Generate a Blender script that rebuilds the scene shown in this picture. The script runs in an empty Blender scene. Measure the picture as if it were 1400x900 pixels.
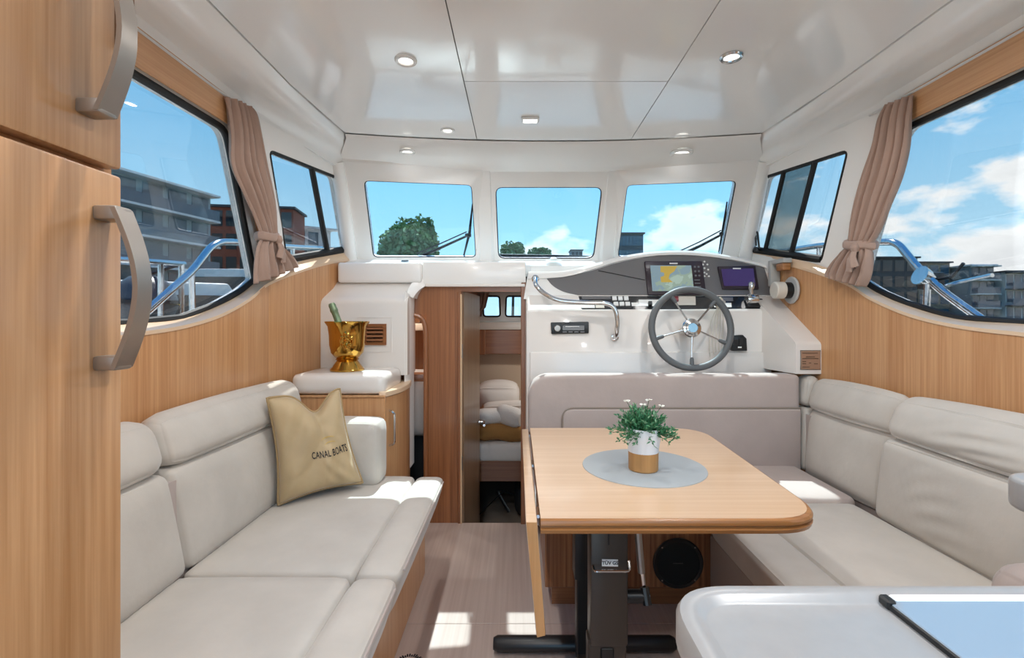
import bpy, bmesh, math, random
from mathutils import Vector, Matrix
from mathutils.geometry import tessellate_polygon

random.seed(7)
S = bpy.context.scene
COL = S.collection
R = math.radians

# ------------------------------------------------------------------ camera, sky, sun, exposure
cam_d = bpy.data.cameras.new('camera')
cam_d.sensor_width = 36.0
cam_d.lens = 650.0 / 1400.0 * 36.0
cam_d.shift_x = -0.005
cam_d.shift_y = -0.01214
cam_d.clip_start = 0.05
cam_d.clip_end = 2000
cam = bpy.data.objects.new('camera', cam_d)
COL.objects.link(cam)
cam.location = (0, 0, 1.2)
cam.rotation_euler = (R(90), 0, 0)
S.camera = cam

SKY_STRENGTH = 3.0
SUN_ENERGY = 16.0
LAMP_POWER = 3.5
SUN_DIR = Vector((.08, -.95, -1.75)).normalized()   # the way the light travels
S.view_settings.view_transform = 'Standard'
S.view_settings.look = 'None'
S.view_settings.exposure = 0.45
S.view_settings.gamma = 1.0
S.view_settings.use_curve_mapping = False
S.cycles.use_denoising = True
S.cycles.max_bounces = 10
S.cycles.diffuse_bounces = 5
S.cycles.glossy_bounces = 4
S.cycles.transparent_max_bounces = 16
S.cycles.sample_clamp_indirect = 6.0
S.cycles.caustics_reflective = False
S.cycles.caustics_refractive = False


def lin(c):
    if isinstance(c, str):
        c = [int(c[i:i + 2], 16) / 255 for i in (0, 2, 4)]
    return tuple((v / 12.92 if v <= .04045 else ((v + .055) / 1.055) ** 2.4) for v in c) + (1.0,)


def make_world():
    w = bpy.data.worlds.new('sky')
    S.world = w
    w.use_nodes = True
    nt = w.node_tree
    N, L = nt.nodes, nt.links
    N.clear()
    out = N.new('ShaderNodeOutputWorld')
    bg = N.new('ShaderNodeBackground')
    bg.inputs['Strength'].default_value = SKY_STRENGTH
    tc = N.new('ShaderNodeTexCoord')
    sep = N.new('ShaderNodeSeparateXYZ')
    L.new(tc.outputs['Generated'], sep.inputs[0])
    grad = N.new('ShaderNodeValToRGB')
    e = grad.color_ramp.elements
    e[0].position = 0.0
    e[0].color = lin('cfe3f0')
    e[1].position = 0.75
    e[1].color = lin('3f86cc')
    m = e.new(0.10); m.color = lin('b4dcf2')
    m = e.new(0.32); m.color = lin('82c0ea')
    L.new(sep.outputs['Z'], grad.inputs['Fac'])
    mp = N.new('ShaderNodeMapping')
    mp.inputs['Scale'].default_value = (1.0, 1.0, 2.1)
    mp.inputs['Location'].default_value = (3.1, 1.7, 0.35)
    L.new(tc.outputs['Generated'], mp.inputs[0])
    nz = N.new('ShaderNodeTexNoise')
    nz.inputs['Scale'].default_value = 4.2
    nz.inputs['Detail'].default_value = 9.0
    nz.inputs['Roughness'].default_value = 0.56
    L.new(mp.outputs[0], nz.inputs['Vector'])
    # fewer clouds the higher one looks
    band = N.new('ShaderNodeMapRange')
    band.inputs['From Min'].default_value = 0.05
    band.inputs['From Max'].default_value = 0.42
    band.inputs['To Min'].default_value = 0.10
    band.inputs['To Max'].default_value = -0.16
    L.new(sep.outputs['Z'], band.inputs['Value'])
    # more of them to starboard
    side = N.new('ShaderNodeMath'); side.operation = 'MULTIPLY_ADD'
    side.inputs[1].default_value = 0.13
    side.inputs[2].default_value = -0.03
    L.new(sep.outputs['X'], side.inputs[0])
    a1 = N.new('ShaderNodeMath'); a1.operation = 'ADD'
    L.new(nz.outputs['Fac'], a1.inputs[0]); L.new(band.outputs[0], a1.inputs[1])
    a2 = N.new('ShaderNodeMath'); a2.operation = 'ADD'
    L.new(a1.outputs[0], a2.inputs[0]); L.new(side.outputs[0], a2.inputs[1])
    cr = N.new('ShaderNodeValToRGB')
    cr.color_ramp.elements[0].position = 0.53
    cr.color_ramp.elements[0].color = (0, 0, 0, 1)
    cr.color_ramp.elements[1].position = 0.60
    cr.color_ramp.elements[1].color = (1, 1, 1, 1)
    L.new(a2.outputs[0], cr.inputs['Fac'])
    cc = N.new('ShaderNodeValToRGB')
    cc.color_ramp.elements[0].position = 0.52
    cc.color_ramp.elements[0].color = lin('ffffff')
    cc.color_ramp.elements[1].position = 0.85
    cc.color_ramp.elements[1].color = lin('d3d4d8')
    L.new(a2.outputs[0], cc.inputs['Fac'])
    mx = N.new('ShaderNodeMixRGB')
    L.new(cr.outputs[0], mx.inputs['Fac'])
    L.new(grad.outputs[0], mx.inputs[1])
    L.new(cc.outputs[0], mx.inputs[2])
    L.new(mx.outputs[0], bg.inputs['Color'])
    L.new(bg.outputs[0], out.inputs[0])


make_world()
sun_d = bpy.data.lights.new('sun', 'SUN')
sun_d.energy = SUN_ENERGY
sun_d.angle = R(0.6)
sun_d.color = (1.0, 0.96, 0.9)
sun = bpy.data.objects.new('sun', sun_d)
COL.objects.link(sun)
sun.rotation_euler = SUN_DIR.to_track_quat('-Z', 'Y').to_euler()
sun.location = (0, 6, 9)

# ------------------------------------------------------------------ measuring helpers (pixel + a real distance -> a point in the boat)
F, CX, CY, EYE = 650.0, 707.0, 433.0, 1.2


def at(px, py, D):
    return Vector(((px - CX) * D / F, D, EYE - (py - CY) * D / F))


def on_x(px, py, x):
    return at(px, py, x * F / (px - CX))


def on_z(px, py, z):
    return at(px, py, (EYE - z) * F / (py - CY))


def on_plane(px, py, p, n):
    d = at(px, py, 1.0) - Vector((0, 0, EYE))
    o = Vector((0, 0, EYE))
    t = (Vector(p) - o).dot(n) / d.dot(n)
    return o + d * t


# ------------------------------------------------------------------ materials
MATS = {}


def _mat(name):
    m = bpy.data.materials.new(name)
    m.use_nodes = True
    MATS[name] = m
    return m, m.node_tree, m.node_tree.nodes['Principled BSDF']


def plain(name, col, rough=.5, metal=0., coat=0., var=0., vscale=8., bump=0., bscale=60., sheen=0., emit=None, es=1., spec=None, stretch=None):
    m, nt, p = _mat(name)
    N, L = nt.nodes, nt.links
    c = lin(col)
    p.inputs['Base Color'].default_value = c
    p.inputs['Roughness'].default_value = rough
    p.inputs['Metallic'].default_value = metal
    p.inputs['Coat Weight'].default_value = coat
    p.inputs['Coat Roughness'].default_value = .06
    if spec is not None:
        p.inputs['Specular IOR Level'].default_value = spec
    if sheen:
        p.inputs['Sheen Weight'].default_value = sheen
        p.inputs['Sheen Roughness'].default_value = .4
    if emit:
        p.inputs['Emission Color'].default_value = lin(emit)
        p.inputs['Emission Strength'].default_value = es
    tc = N.new('ShaderNodeTexCoord')
    mp = N.new('ShaderNodeMapping')
    if stretch:
        mp.inputs['Scale'].default_value = stretch
    L.new(tc.outputs['Object'], mp.inputs[0])
    if var:
        nz = N.new('ShaderNodeTexNoise')
        nz.inputs['Scale'].default_value = vscale
        nz.inputs['Detail'].default_value = 5
        L.new(mp.outputs[0], nz.inputs['Vector'])
        r = N.new('ShaderNodeValToRGB')
        r.color_ramp.elements[0].position = .3
        r.color_ramp.elements[1].position = .7
        r.color_ramp.elements[0].color = tuple(v * (1 - var) for v in c[:3]) + (1,)
        r.color_ramp.elements[1].color = tuple(min(1, v * (1 + var)) for v in c[:3]) + (1,)
        L.new(nz.outputs['Fac'], r.inputs['Fac'])
        L.new(r.outputs[0], p.inputs['Base Color'])
    if bump:
        nb = N.new('ShaderNodeTexNoise')
        nb.inputs['Scale'].default_value = bscale
        nb.inputs['Detail'].default_value = 4
        L.new(mp.outputs[0], nb.inputs['Vector'])
        b = N.new('ShaderNodeBump')
        b.inputs['Strength'].default_value = bump
        b.inputs['Distance'].default_value = .004
        L.new(nb.outputs['Fac'], b.inputs['Height'])
        L.new(b.outputs[0], p.inputs['Normal'])
    return m


def wood(name, c1, c2, grain='Z', fine=120., rough=.35, coat=.25, contrast=.5):
    """fine straight-grained veneer; grain runs along one axis"""
    m, nt, p = _mat(name)
    N, L = nt.nodes, nt.links
    tc = N.new('ShaderNodeTexCoord')
    mp = N.new('ShaderNodeMapping')
    sc = [1., 1., 1.]
    sc['XYZ'.index(grain)] = .018
    mp.inputs['Scale'].default_value = sc
    L.new(tc.outputs['Object'], mp.inputs[0])
    n1 = N.new('ShaderNodeTexNoise'); n1.inputs['Scale'].default_value = fine; n1.inputs['Detail'].default_value = 6; n1.inputs['Roughness'].default_value = .6
    n2 = N.new('ShaderNodeTexNoise'); n2.inputs['Scale'].default_value = fine * .13; n2.inputs['Detail'].default_value = 3
    L.new(mp.outputs[0], n1.inputs['Vector']); L.new(mp.outputs[0], n2.inputs['Vector'])
    mix = N.new('ShaderNodeMath'); mix.operation = 'MULTIPLY_ADD'; mix.inputs[1].default_value = .62
    sc2 = N.new('ShaderNodeMath'); sc2.operation = 'MULTIPLY'; sc2.inputs[1].default_value = .38
    L.new(n2.outputs['Fac'], sc2.inputs[0])
    L.new(n1.outputs['Fac'], mix.inputs[0]); L.new(sc2.outputs[0], mix.inputs[2])
    r = N.new('ShaderNodeValToRGB')
    r.color_ramp.elements[0].position = .5 - .5 * contrast * .5
    r.color_ramp.elements[1].position = .5 + .5 * contrast * .5
    r.color_ramp.elements[0].color = lin(c2)
    r.color_ramp.elements[1].color = lin(c1)
    L.new(mix.outputs[0], r.inputs['Fac'])
    L.new(r.outputs[0], p.inputs['Base Color'])
    p.inputs['Roughness'].default_value = rough
    p.inputs['Coat Weight'].default_value = coat
    p.inputs['Coat Roughness'].default_value = .12
    b = N.new('ShaderNodeBump'); b.inputs['Strength'].default_value = .12; b.inputs['Distance'].default_value = .001
    L.new(mix.outputs[0], b.inputs['Height']); L.new(b.outputs[0], p.inputs['Normal'])
    return m


def glass(name, tint, refl=.06, rough=0.0):
    """flat pane: tinted see-through plus a little mirror, stronger at grazing angles"""
    m = bpy.data.materials.new(name)
    m.use_nodes = True
    MATS[name] = m
    nt = m.node_tree
    N, L = nt.nodes, nt.links
    N.clear()
    out = N.new('ShaderNodeOutputMaterial')
    t = N.new('ShaderNodeBsdfTransparent'); t.inputs[0].default_value = tint + (1,)
    g = N.new('ShaderNodeBsdfGlossy'); g.inputs['Roughness'].default_value = rough
    lw = N.new('ShaderNodeFresnel'); lw.inputs['IOR'].default_value = 1.45
    mul = N.new('ShaderNodeMath'); mul.operation = 'MULTIPLY'; mul.inputs[1].default_value = refl / .04
    L.new(lw.outputs[0], mul.inputs[0])
    cl = N.new('ShaderNodeClamp'); L.new(mul.outputs[0], cl.inputs[0]); cl.inputs['Max'].default_value = .6
    mx = N.new('ShaderNodeMixShader')
    L.new(cl.outputs[0], mx.inputs[0]); L.new(t.outputs[0], mx.inputs[1]); L.new(g.outputs[0], mx.inputs[2])
    L.new(mx.outputs[0], out.inputs[0])
    return m


WHITE = plain('white_gelcoat', 'f3f2f0', .22, coat=.3)
CREAMW = plain('cream_gelcoat', 'e6e0da', .25, coat=.3)
CEIL = plain('ceiling_gelcoat', 'f3f3f2', .16, coat=.5)
SEAM = plain('seam_grey', '8b8a88', .7)
WOOD_V = wood('oak_veneer_vertical', 'd3a274', 'b98355', 'Z')
WOOD_H = wood('oak_veneer_lengthwise', 'd0a276', 'ba885c', 'Y')
WOOD_X = wood('oak_veneer_crosswise', 'cf9f72', 'b58457', 'X')
WOOD_CAB = wood('oak_cabinet_veneer', 'ca9b6f', 'aa784b', 'Z', fine=150., contrast=.6)
WOOD_DARK = wood('teak_veneer', 'a36a42', '7a4a2c', 'Z', contrast=.6)
WOOD_DARKX = wood('teak_veneer_crosswise', 'a16a43', '7c4c2d', 'X', contrast=.6)
WOOD_DASH = wood('striped_teak', 'a8724c', '754528', 'Z', fine=70., contrast=.35)
WOOD_TAB = wood('table_veneer', 'e2c09f', 'd7b18c', 'X', fine=70., rough=.28, coat=.35)
WOOD_EDGE = wood('table_edge_oak', 'b98250', '93602f', 'X', fine=80.)
WOOD_EDGEY = wood('leaf_edge_oak', 'cf9d68', 'b07c46', 'Z', fine=60.)
LEDGE = plain('ledge_laminate', 'e2c4a4', .35, coat=.2)
FLOORM = wood('floor_laminate', 'cbb9b0', 'b9a59b', 'Y', fine=60., rough=.28, coat=.3)
FABRIC = plain('cream_suede', 'c5beb5', .9, var=.06, vscale=7., bump=.35, bscale=26., sheen=.25)
FABRIC2 = plain('rose_suede_shaded', 'b5a69f', .9, var=.05, vscale=7., bump=.2, bscale=40., sheen=.25)  # rose suede darkened: the helm seat back's shadow is in its colour
PIPE = plain('seam_piping', '8d8074', .8)
CURTAIN = plain('taupe_curtain', 'a98e80', .85, var=.04, vscale=20., sheen=.3, bump=.15, bscale=300.)
PILLOWM = plain('gold_satin', 'bda57e', .55, var=.10, vscale=6., sheen=.4, bump=1., bscale=9.)
PILLOWP = plain('gold_piping', 'a98f66', .6)
INK = plain('black_ink', '191a22', .7)
GOLDINK = plain('gold_ink', 'c9a85e', .5)
BRASS = plain('polished_brass', 'c79a4a', .12, metal=1.)
GREENFOIL = plain('green_foil', '7d9070', .35, metal=.4, bump=.4, bscale=80.)
STEEL = plain('stainless_steel', 'd9d9d9', .12, metal=1.)
SATIN = plain('satin_nickel', 'a8a19a', .38, metal=.9)
BRONZE = plain('bronze_enamel', '4a443f', .35, metal=.5)
BLACKM = plain('black_enamel', '1d1d1e', .35)
BLACKP = plain('black_plastic', '151617', .4)
RUBBER = plain('black_rubber', '111213', .6)
GREYP = plain('grey_laminate', '6d6c6e', .28, coat=.4)
GREYRIM = plain('grey_leather', '5d6062', .5)
WHITEP = plain('white_plastic', 'efefec', .3)
OFFW = plain('ivory_plastic', 'd9d2c6', .35)
BROWNP = plain('brown_plastic', '5a4634', .35)
MATG = plain('grey_felt_mat', 'a9adae', .8)
POTW = plain('white_ceramic', 'e4e4e6', .45)
POTWOOD = wood('pot_bamboo', 'c08f58', 'a87643', 'Z', fine=40., rough=.5, coat=0)
SOIL = plain('soil', '2c2118', .95)
LEAF = plain('leaf_green', '3f7d53', .6, var=.35, vscale=60.)
LEAFL = plain('leaf_tip_green', '7da57f', .6)
FLOWER = plain('white_blossom', 'e9e6dc', .7)
LIDGLASS = plain('sky_tinted_lid', '8fa1b2', .04, coat=.8)  # the reflected sky's blue is put into the base colour
COUNTER = plain('grey_solid_surface', '9c9b9b', .3, var=.025, vscale=60., coat=.15)
PANE_F = glass('windshield_glass', (.50, .57, .60), .03)
PANE_S = glass('tinted_side_glass', (.56, .57, .57), .012)
PANE_S2 = glass('smoked_sliding_glass', (.62, .62, .60), .012)
LAMPG = plain('lamp_diffuser', 'f2f2f0', .4, emit='fffaf2', es=1.6)
LAMPR = plain('lamp_ring_white', 'ededeb', .25)
LAMPC = plain('lamp_ring_chrome', 'cfcfcf', .15, metal=1.)
SHEET = plain('white_linen', 'e7e2de', .9, bump=.3, bscale=25.)
TOWEL = plain('white_towel', 'e9e6e4', .95, bump=.6, bscale=120.)
BLANKET = plain('mustard_blanket', 'a87b46', .95, bump=.5, bscale=60., var=.1)
BEIGEW = plain('beige_vinyl_lining', 'ccb8a2', .8)
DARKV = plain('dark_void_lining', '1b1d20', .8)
CANVAS = plain('black_canvas', '202225', .8)


# ------------------------------------------------------------------ mesh builder
class B:
    def __init__(self):
        self.bm = bmesh.new()

    def _merge(self, t, M=None):
        vm = [self.bm.verts.new(M @ v.co if M else v.co) for v in t.verts]
        t.verts.index_update()
        for f in t.faces:
            try:
                self.bm.faces.new([vm[v.index] for v in f.verts])
            except ValueError:
                pass
        t.free()
        return self

    def box(self, x0, x1, y0, y1, z0, z1, bev=0., seg=2, M=None):
        t = bmesh.new()
        bmesh.ops.create_cube(t, size=1)
        for v in t.verts:
            v.co = Vector(((x0 + x1) / 2 + v.co.x * (x1 - x0), (y0 + y1) / 2 + v.co.y * (y1 - y0), (z0 + z1) / 2 + v.co.z * (z1 - z0)))
        if bev:
            bmesh.ops.bevel(t, geom=t.edges[:], offset=bev, segments=seg, affect='EDGES', profile=.5)
        return self._merge(t, M)

    def prism(self, pts, vec, bev=0., seg=2):
        """planar polygon (3D points) pushed along vec"""
        t = bmesh.new()
        vec = Vector(vec)
        a = [t.verts.new(Vector(p)) for p in pts]
        f = t.faces.new(a)
        r = bmesh.ops.extrude_face_region(t, geom=[f])
        for g in r['geom']:
            if isinstance(g, bmesh.types.BMVert):
                g.co += vec
        bmesh.ops.recalc_face_normals(t, faces=t.faces[:])
        if bev:
            es = [e for e in t.edges if len(e.link_faces) == 2 and e.calc_face_angle(0) > .6]
            bmesh.ops.bevel(t, geom=es, offset=bev, segments=seg, affect='EDGES', profile=.5)
        big = [f for f in t.faces if len(f.verts) > 4]
        bmesh.ops.triangulate(t, faces=big)
        return self._merge(t)

    def plate(self, outer, holes, vec):
        """planar plate with holes, pushed along vec"""
        vec = Vector(vec)
        loops = [[Vector(p) for p in outer]] + [[Vector(p) for p in h] for h in holes]
        tris = tessellate_polygon(loops)
        flat = [p for l in loops for p in l]
        a = [self.bm.verts.new(p) for p in flat]
        b = [self.bm.verts.new(p + vec) for p in flat]
        for t in tris:
            try:
                self.bm.faces.new([a[i] for i in t]); self.bm.faces.new([b[i] for i in reversed(t)])
            except ValueError:
                pass
        k = 0
        for l in loops:
            n = len(l)
            for i in range(n):
                j = (i + 1) % n
                try:
                    self.bm.faces.new([a[k + i], a[k + j], b[k + j], b[k + i]])
                except ValueError:
                    pass
            k += n
        bmesh.ops.recalc_face_normals(self.bm, faces=self.bm.faces[:])
        return self

    def strip(self, A, Bp):
        """ruled strip between two equally long point rows"""
        a = [self.bm.verts.new(Vector(p)) for p in A]
        b = [self.bm.verts.new(Vector(p)) for p in Bp]
        for i in range(len(A) - 1):
            self.bm.faces.new([a[i], a[i + 1], b[i + 1], b[i]])
        return self

    def grid(self, rows, close_u=False):
        vs = [[self.bm.verts.new(Vector(p)) for p in r] for r in rows]
        m = len(rows[0])
        for i in range(len(rows) - 1):
            for j in range(m if close_u else m - 1):
                k = (j + 1) % m
                self.bm.faces.new([vs[i][j], vs[i][k], vs[i + 1][k], vs[i + 1][j]])
        self.last = vs
        return self

    def cap(self, row, rev=False):
        r = self.last[row]
        self.bm.faces.new(r[::-1] if rev else r)
        return self

    def tube(self, pts, r, n=10, caps=True, closed=False, flat=None):
        P = [Vector(p) for p in pts]
        rows = []
        up = None
        m = len(P)
        for i, p in enumerate(P):
            if closed:
                t = (P[(i + 1) % m] - P[i - 1])
            else:
                t = (P[min(i + 1, m - 1)] - P[max(i - 1, 0)])
            t.normalize()
            if up is None:
                up = Vector((0, 0, 1)) if abs(t.z) < .9 else Vector((1, 0, 0))
            s = t.cross(up).normalized()
            up = s.cross(t).normalized()
            rr = r[i] if isinstance(r, (list, tuple)) else r
            f = flat or 1.
            rows.append([p + s * math.cos(2 * math.pi * k / n) * rr + up * math.sin(2 * math.pi * k / n) * rr * f for k in range(n)])
        if closed:
            rows.append(rows[0])
        self.grid(rows, True)
        if caps and not closed:
            self.cap(0, True); self.cap(-1)
        if closed:
            bmesh.ops.remove_doubles(self.bm, verts=self.bm.verts[:], dist=1e-6)
        return self

    def lathe(self, prof, c=(0, 0, 0), n=32, M=None):
        """prof: (radius, height) pairs about z"""
        t = bmesh.new()
        rows = []
        for r, h in prof:
            if r < 1e-6:
                rows.append([t.verts.new((0, 0, h))])
            else:
                rows.append([t.verts.new((r * math.cos(2 * math.pi * k / n), r * math.sin(2 * math.pi * k / n), h)) for k in range(n)])
        for a, b in zip(rows, rows[1:]):
            for k in range(n):
                j = (k + 1) % n
                if len(a) == 1 and len(b) == 1:
                    continue
                if len(a) == 1:
                    t.faces.new([a[0], b[j], b[k]])
                elif len(b) == 1:
                    t.faces.new([a[k], a[j], b[0]])
                else:
                    t.faces.new([a[k], a[j], b[j], b[k]])
        bmesh.ops.recalc_face_normals(t, faces=t.faces[:])
        T = Matrix.Translation(Vector(c)) @ (M or Matrix())
        return self._merge(t, T)

    def cushion(self, c, r=.03, puff=.012, n=10, warp=None):
        """soft rounded block through 8 corners c[x][y][z] (min/max of each axis); puffs out in the middle of its faces"""
        C = [Vector(p) for p in c]       # order: x0y0z0 x1y0z0 x0y1z0 x1y1z0 x0y0z1 x1y0z1 x0y1z1 x1y1z1
        dx = ((C[1] - C[0]).length + (C[7] - C[6]).length) / 2
        dy = ((C[2] - C[0]).length + (C[7] - C[5]).length) / 2
        dz = ((C[4] - C[0]).length + (C[7] - C[3]).length) / 2
        d = Vector((dx, dy, dz))
        rr = min(r, dx * .49, dy * .49, dz * .49)
        t = bmesh.new()
        bmesh.ops.create_cube(t, size=2)
        bmesh.ops.subdivide_edges(t, edges=t.edges[:], cuts=n, use_grid_fill=True)
        for v in t.verts:
            q = v.co.copy()
            # denser towards the edges
            s = Vector([math.sin(a * math.pi / 2) if abs(a) < 1 else a for a in q])
            p = Vector([s[i] * d[i] / 2 for i in range(3)])
            inner = Vector([max(-(d[i] / 2 - rr), min(d[i] / 2 - rr, p[i])) for i in range(3)])
            o = p - inner
            if o.length > 1e-9:
                o = o.normalized() * rr
            p2 = inner + o
            u = [p2[i] / (d[i] / 2) for i in range(3)]
            for i in range(3):
                if abs(s[i]) > .999:
                    j, k = (i + 1) % 3, (i + 2) % 3
                    if d[i] < max(d[j], d[k]):
                        p2[i] += math.copysign(puff * max(0, 1 - u[j] ** 2) ** .7 * max(0, 1 - u[k] ** 2) ** .7, s[i])
            a = [(p2[i] / d[i]) + .5 for i in range(3)]
            w = Vector((0, 0, 0))
            for k in range(8):
                b = (k & 1, (k >> 1) & 1, (k >> 2) & 1)
                g = 1.
                for i in range(3):
                    g *= a[i] if b[i] else 1 - a[i]
                w += C[k] * g
            v.co = warp(w, a) if warp else w
        return self._merge(t)

    def cbox(self, x0, x1, y0, y1, z0, z1, **k):
        return self.cushion([(x, y, z) for z in (z0, z1) for y in (y0, y1) for x in (x0, x1)], **k)


def arcpts(pts, r, n=5):
    """polyline with its inner corners rounded"""
    P = [Vector(p) for p in pts]
    out = [P[0]]
    for a, b, c in zip(P, P[1:], P[2:]):
        u, v = (a - b), (c - b)
        k = min(r, u.length * .49, v.length * .49)
        p, q = b + u.normalized() * k, b + v.normalized() * k
        for i in range(n + 1):
            s = i / n
            out.append(p * (1 - s) ** 2 + b * 2 * s * (1 - s) + q * s * s)
    out.append(P[-1])
    return out


def roundpoly(pts, r, n=4):
    P = [Vector(p) for p in pts]
    m = len(P)
    out = []
    for i in range(m):
        a, b, c = P[i - 1], P[i], P[(i + 1) % m]
        u, v = (a - b), (c - b)
        rr = r[i] if isinstance(r, (list, tuple)) else r
        if rr <= 0:
            out.append(b); continue
        k = min(rr, u.length * .45, v.length * .45)
        p, q = b + u.normalized() * k, b + v.normalized() * k
        for j in range(n + 1):
            s = j / n
            out.append(p * (1 - s) ** 2 + b * 2 * s * (1 - s) + q * s * s)
    return out


def smooth_row(pts, n):
    """Catmull-Rom through points, n samples per span"""
    P = [Vector(p) for p in pts]
    P = [P[0] * 2 - P[1]] + P + [P[-1] * 2 - P[-2]]
    out = []
    for i in range(1, len(P) - 2):
        a, b, c, d = P[i - 1:i + 3]
        for j in range(n):
            t = j / n
            out.append(.5 * ((2 * b) + (c - a) * t + (2 * a - 5 * b + 4 * c - d) * t * t + (3 * b - a - 3 * c + d) * t ** 3))
    out.append(P[-2])
    return out


# ------------------------------------------------------------------ objects
WORLD = {}          # object -> where its own origin stands


def tag(o, label=None, cat=None, group=None, kind=None):
    if label: o['label'] = label
    if cat: o['category'] = cat
    if group: o['group'] = group
    if kind: o['kind'] = kind
    return o


def thing(name, loc, label, cat, group=None, kind=None):
    o = bpy.data.objects.new(name, None)
    o.empty_display_size = .05
    COL.objects.link(o)
    o.location = loc
    WORLD[o] = Vector(loc)
    return tag(o, label, cat, group, kind)


def mesh(b, name, mat, origin, sharp=35):
    bm = b.bm if isinstance(b, B) else b
    bmesh.ops.translate(bm, verts=bm.verts[:], vec=-origin)
    me = bpy.data.meshes.new(name)
    bm.to_mesh(me)
    bm.free()
    me.materials.append(mat)
    me.shade_smooth()
    if sharp:
        me.set_sharp_from_angle(angle=R(sharp))
    return me


def part(name, b, mat, parent, label=None, kind=None, sharp=35):
    """one mesh, built in boat coordinates, hung under its thing (or under a part)"""
    og = WORLD[parent]
    o = bpy.data.objects.new(name, mesh(b, name, mat, og, sharp))
    COL.objects.link(o)
    o.parent = parent
    WORLD[o] = og
    return tag(o, label, kind=kind)


def solo(name, b, mat, label=None, cat=None, group=None, kind=None, sharp=35):
    """a thing that is one mesh; its origin goes to the middle of its foot"""
    bm = b.bm
    lo = [min(v.co[i] for v in bm.verts) for i in range(3)]
    hi = [max(v.co[i] for v in bm.verts) for i in range(3)]
    og = Vector(((lo[0] + hi[0]) / 2, (lo[1] + hi[1]) / 2, lo[2]))
    o = bpy.data.objects.new(name, mesh(b, name, mat, og, sharp))
    COL.objects.link(o)
    o.location = og
    WORLD[o] = og
    return tag(o, label, cat, group, kind)


def struct(name, b, mat, sharp=35):
    return solo(name, b, mat, kind='structure', sharp=sharp)


def copy_tree(o, loc=None, label=None, parent=None):
    c = o.copy()
    COL.objects.link(c)
    if parent: c.parent = parent
    if loc is not None: c.location = loc
    if label: c['label'] = label
    for ch in [x for x in S.objects if x.parent == o]:
        copy_tree(ch, parent=c)
    return c


def text_mesh(txt, size, depth=0., spacing=1., bold=0.):
    cu = bpy.data.curves.new('lettering', 'FONT')
    cu.body = txt
    cu.size = size
    cu.space_character = spacing
    cu.offset = bold
    cu.extrude = depth
    cu.align_x = 'CENTER'
    cu.align_y = 'CENTER'
    cu.resolution_u = 3
    ob = bpy.data.objects.new('lettering', cu)
    me = bpy.data.meshes.new_from_object(ob)
    bpy.data.objects.remove(ob)
    bm = bmesh.new()
    bm.from_mesh(me)
    bpy.data.meshes.remove(me)
    return bm


def lettering(name, txt, size, M, mat, parent, **k):
    bm = text_mesh(txt, size, **k)
    bmesh.ops.transform(bm, matrix=M, verts=bm.verts[:])
    w = B(); w.bm.free(); w.bm = bm
    return part(name, w, mat, parent)


def frame_M(o, x, y):
    """matrix with the given origin, text-right and text-up directions"""
    x = Vector(x).normalized(); y = Vector(y).normalized(); z = x.cross(y)
    M = Matrix((x, y, z)).transposed().to_4x4()
    M.translation = Vector(o)
    return M


CB = 0.188                     # the boat's centre line


def side(s):
    """s = 1 port (as measured), -1 starboard (mirrored about the centre line)"""
    return (lambda p: Vector((p[0] if s == 1 else 2 * CB - p[0], p[1], p[2])))

# ================================================================== THE SHELL
# ---- floor
fl = thing('floor', (0, 1, 0), None, None, kind='structure')
part('subfloor', B().box(-1.25, 1.62, -1.2, 2.76, -.06, -.012), DARKV, fl)
for k, (y0, y1) in enumerate(((-1.2, .62), (.622, 1.856), (1.859, 2.765))):
    part('floor_panel', B().box(-1.2, 1.57, y0, y1, -.012, 0, .001, 1), FLOORM, fl)

# ---- ceiling: four panels with open seams, a shell above, soffit over the windshield
ce = thing('ceiling', (CB, 1, 2.15), None, None, kind='structure')
part('roof_shell', B().box(-1.17, 1.55, -1.2, 2.72, 2.2, 2.24), WHITE, ce)
part('seam_backing', B().box(-.95, 1.33, -1.2, 2.52, 2.166, 2.17), SEAM, ce)


def front_arc(x):
    u = (x - CB) / 1.08
    return 2.565 - .11 * u * u


def ceil_edge(y):
    return -.925 if y < 1.95 else -.925 + .035 * (y - 1.95) / .5


def ceil_panel(x0, x1, y0, y1, left=False, right=False):
    """outline seen from above, front end on the arc when y1 is None"""
    g = .002
    pts = []
    if left:
        pts += [(-.925, y0), (-.925, 1.95), (-.89, front_arc(-.89))]
    else:
        pts += [(x0 + g, y0), (x0 + g, y1 or front_arc(x0))]
    xa = -.89 if left else x0 + g
    xb = 2 * CB + .89 if right else x1 - g
    if y1 is None:
        for i in range(1, 12):
            x = xa + (xb - xa) * i / 12
            pts.append((x, front_arc(x)))
    if right:
        pts += [(2 * CB + .89, front_arc(2 * CB + .89)), (2 * CB + .925, 1.95), (2 * CB + .925, y0)]
    else:
        pts += [(x1 - g, y1 or front_arc(x1)), (x1 - g, y0)]
    part('ceiling_panel', B().prism([(x, y, 2.15) for x, y in pts], (0, 0, .015)), CEIL, ce)


ceil_panel(0, -.215, -1.2, None, left=True)
ceil_panel(.61, 0, -1.2, None, right=True)
ceil_panel(-.215, .61, -1.2, 1.918)
ceil_panel(-.215, .61, 1.922, None)

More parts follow.
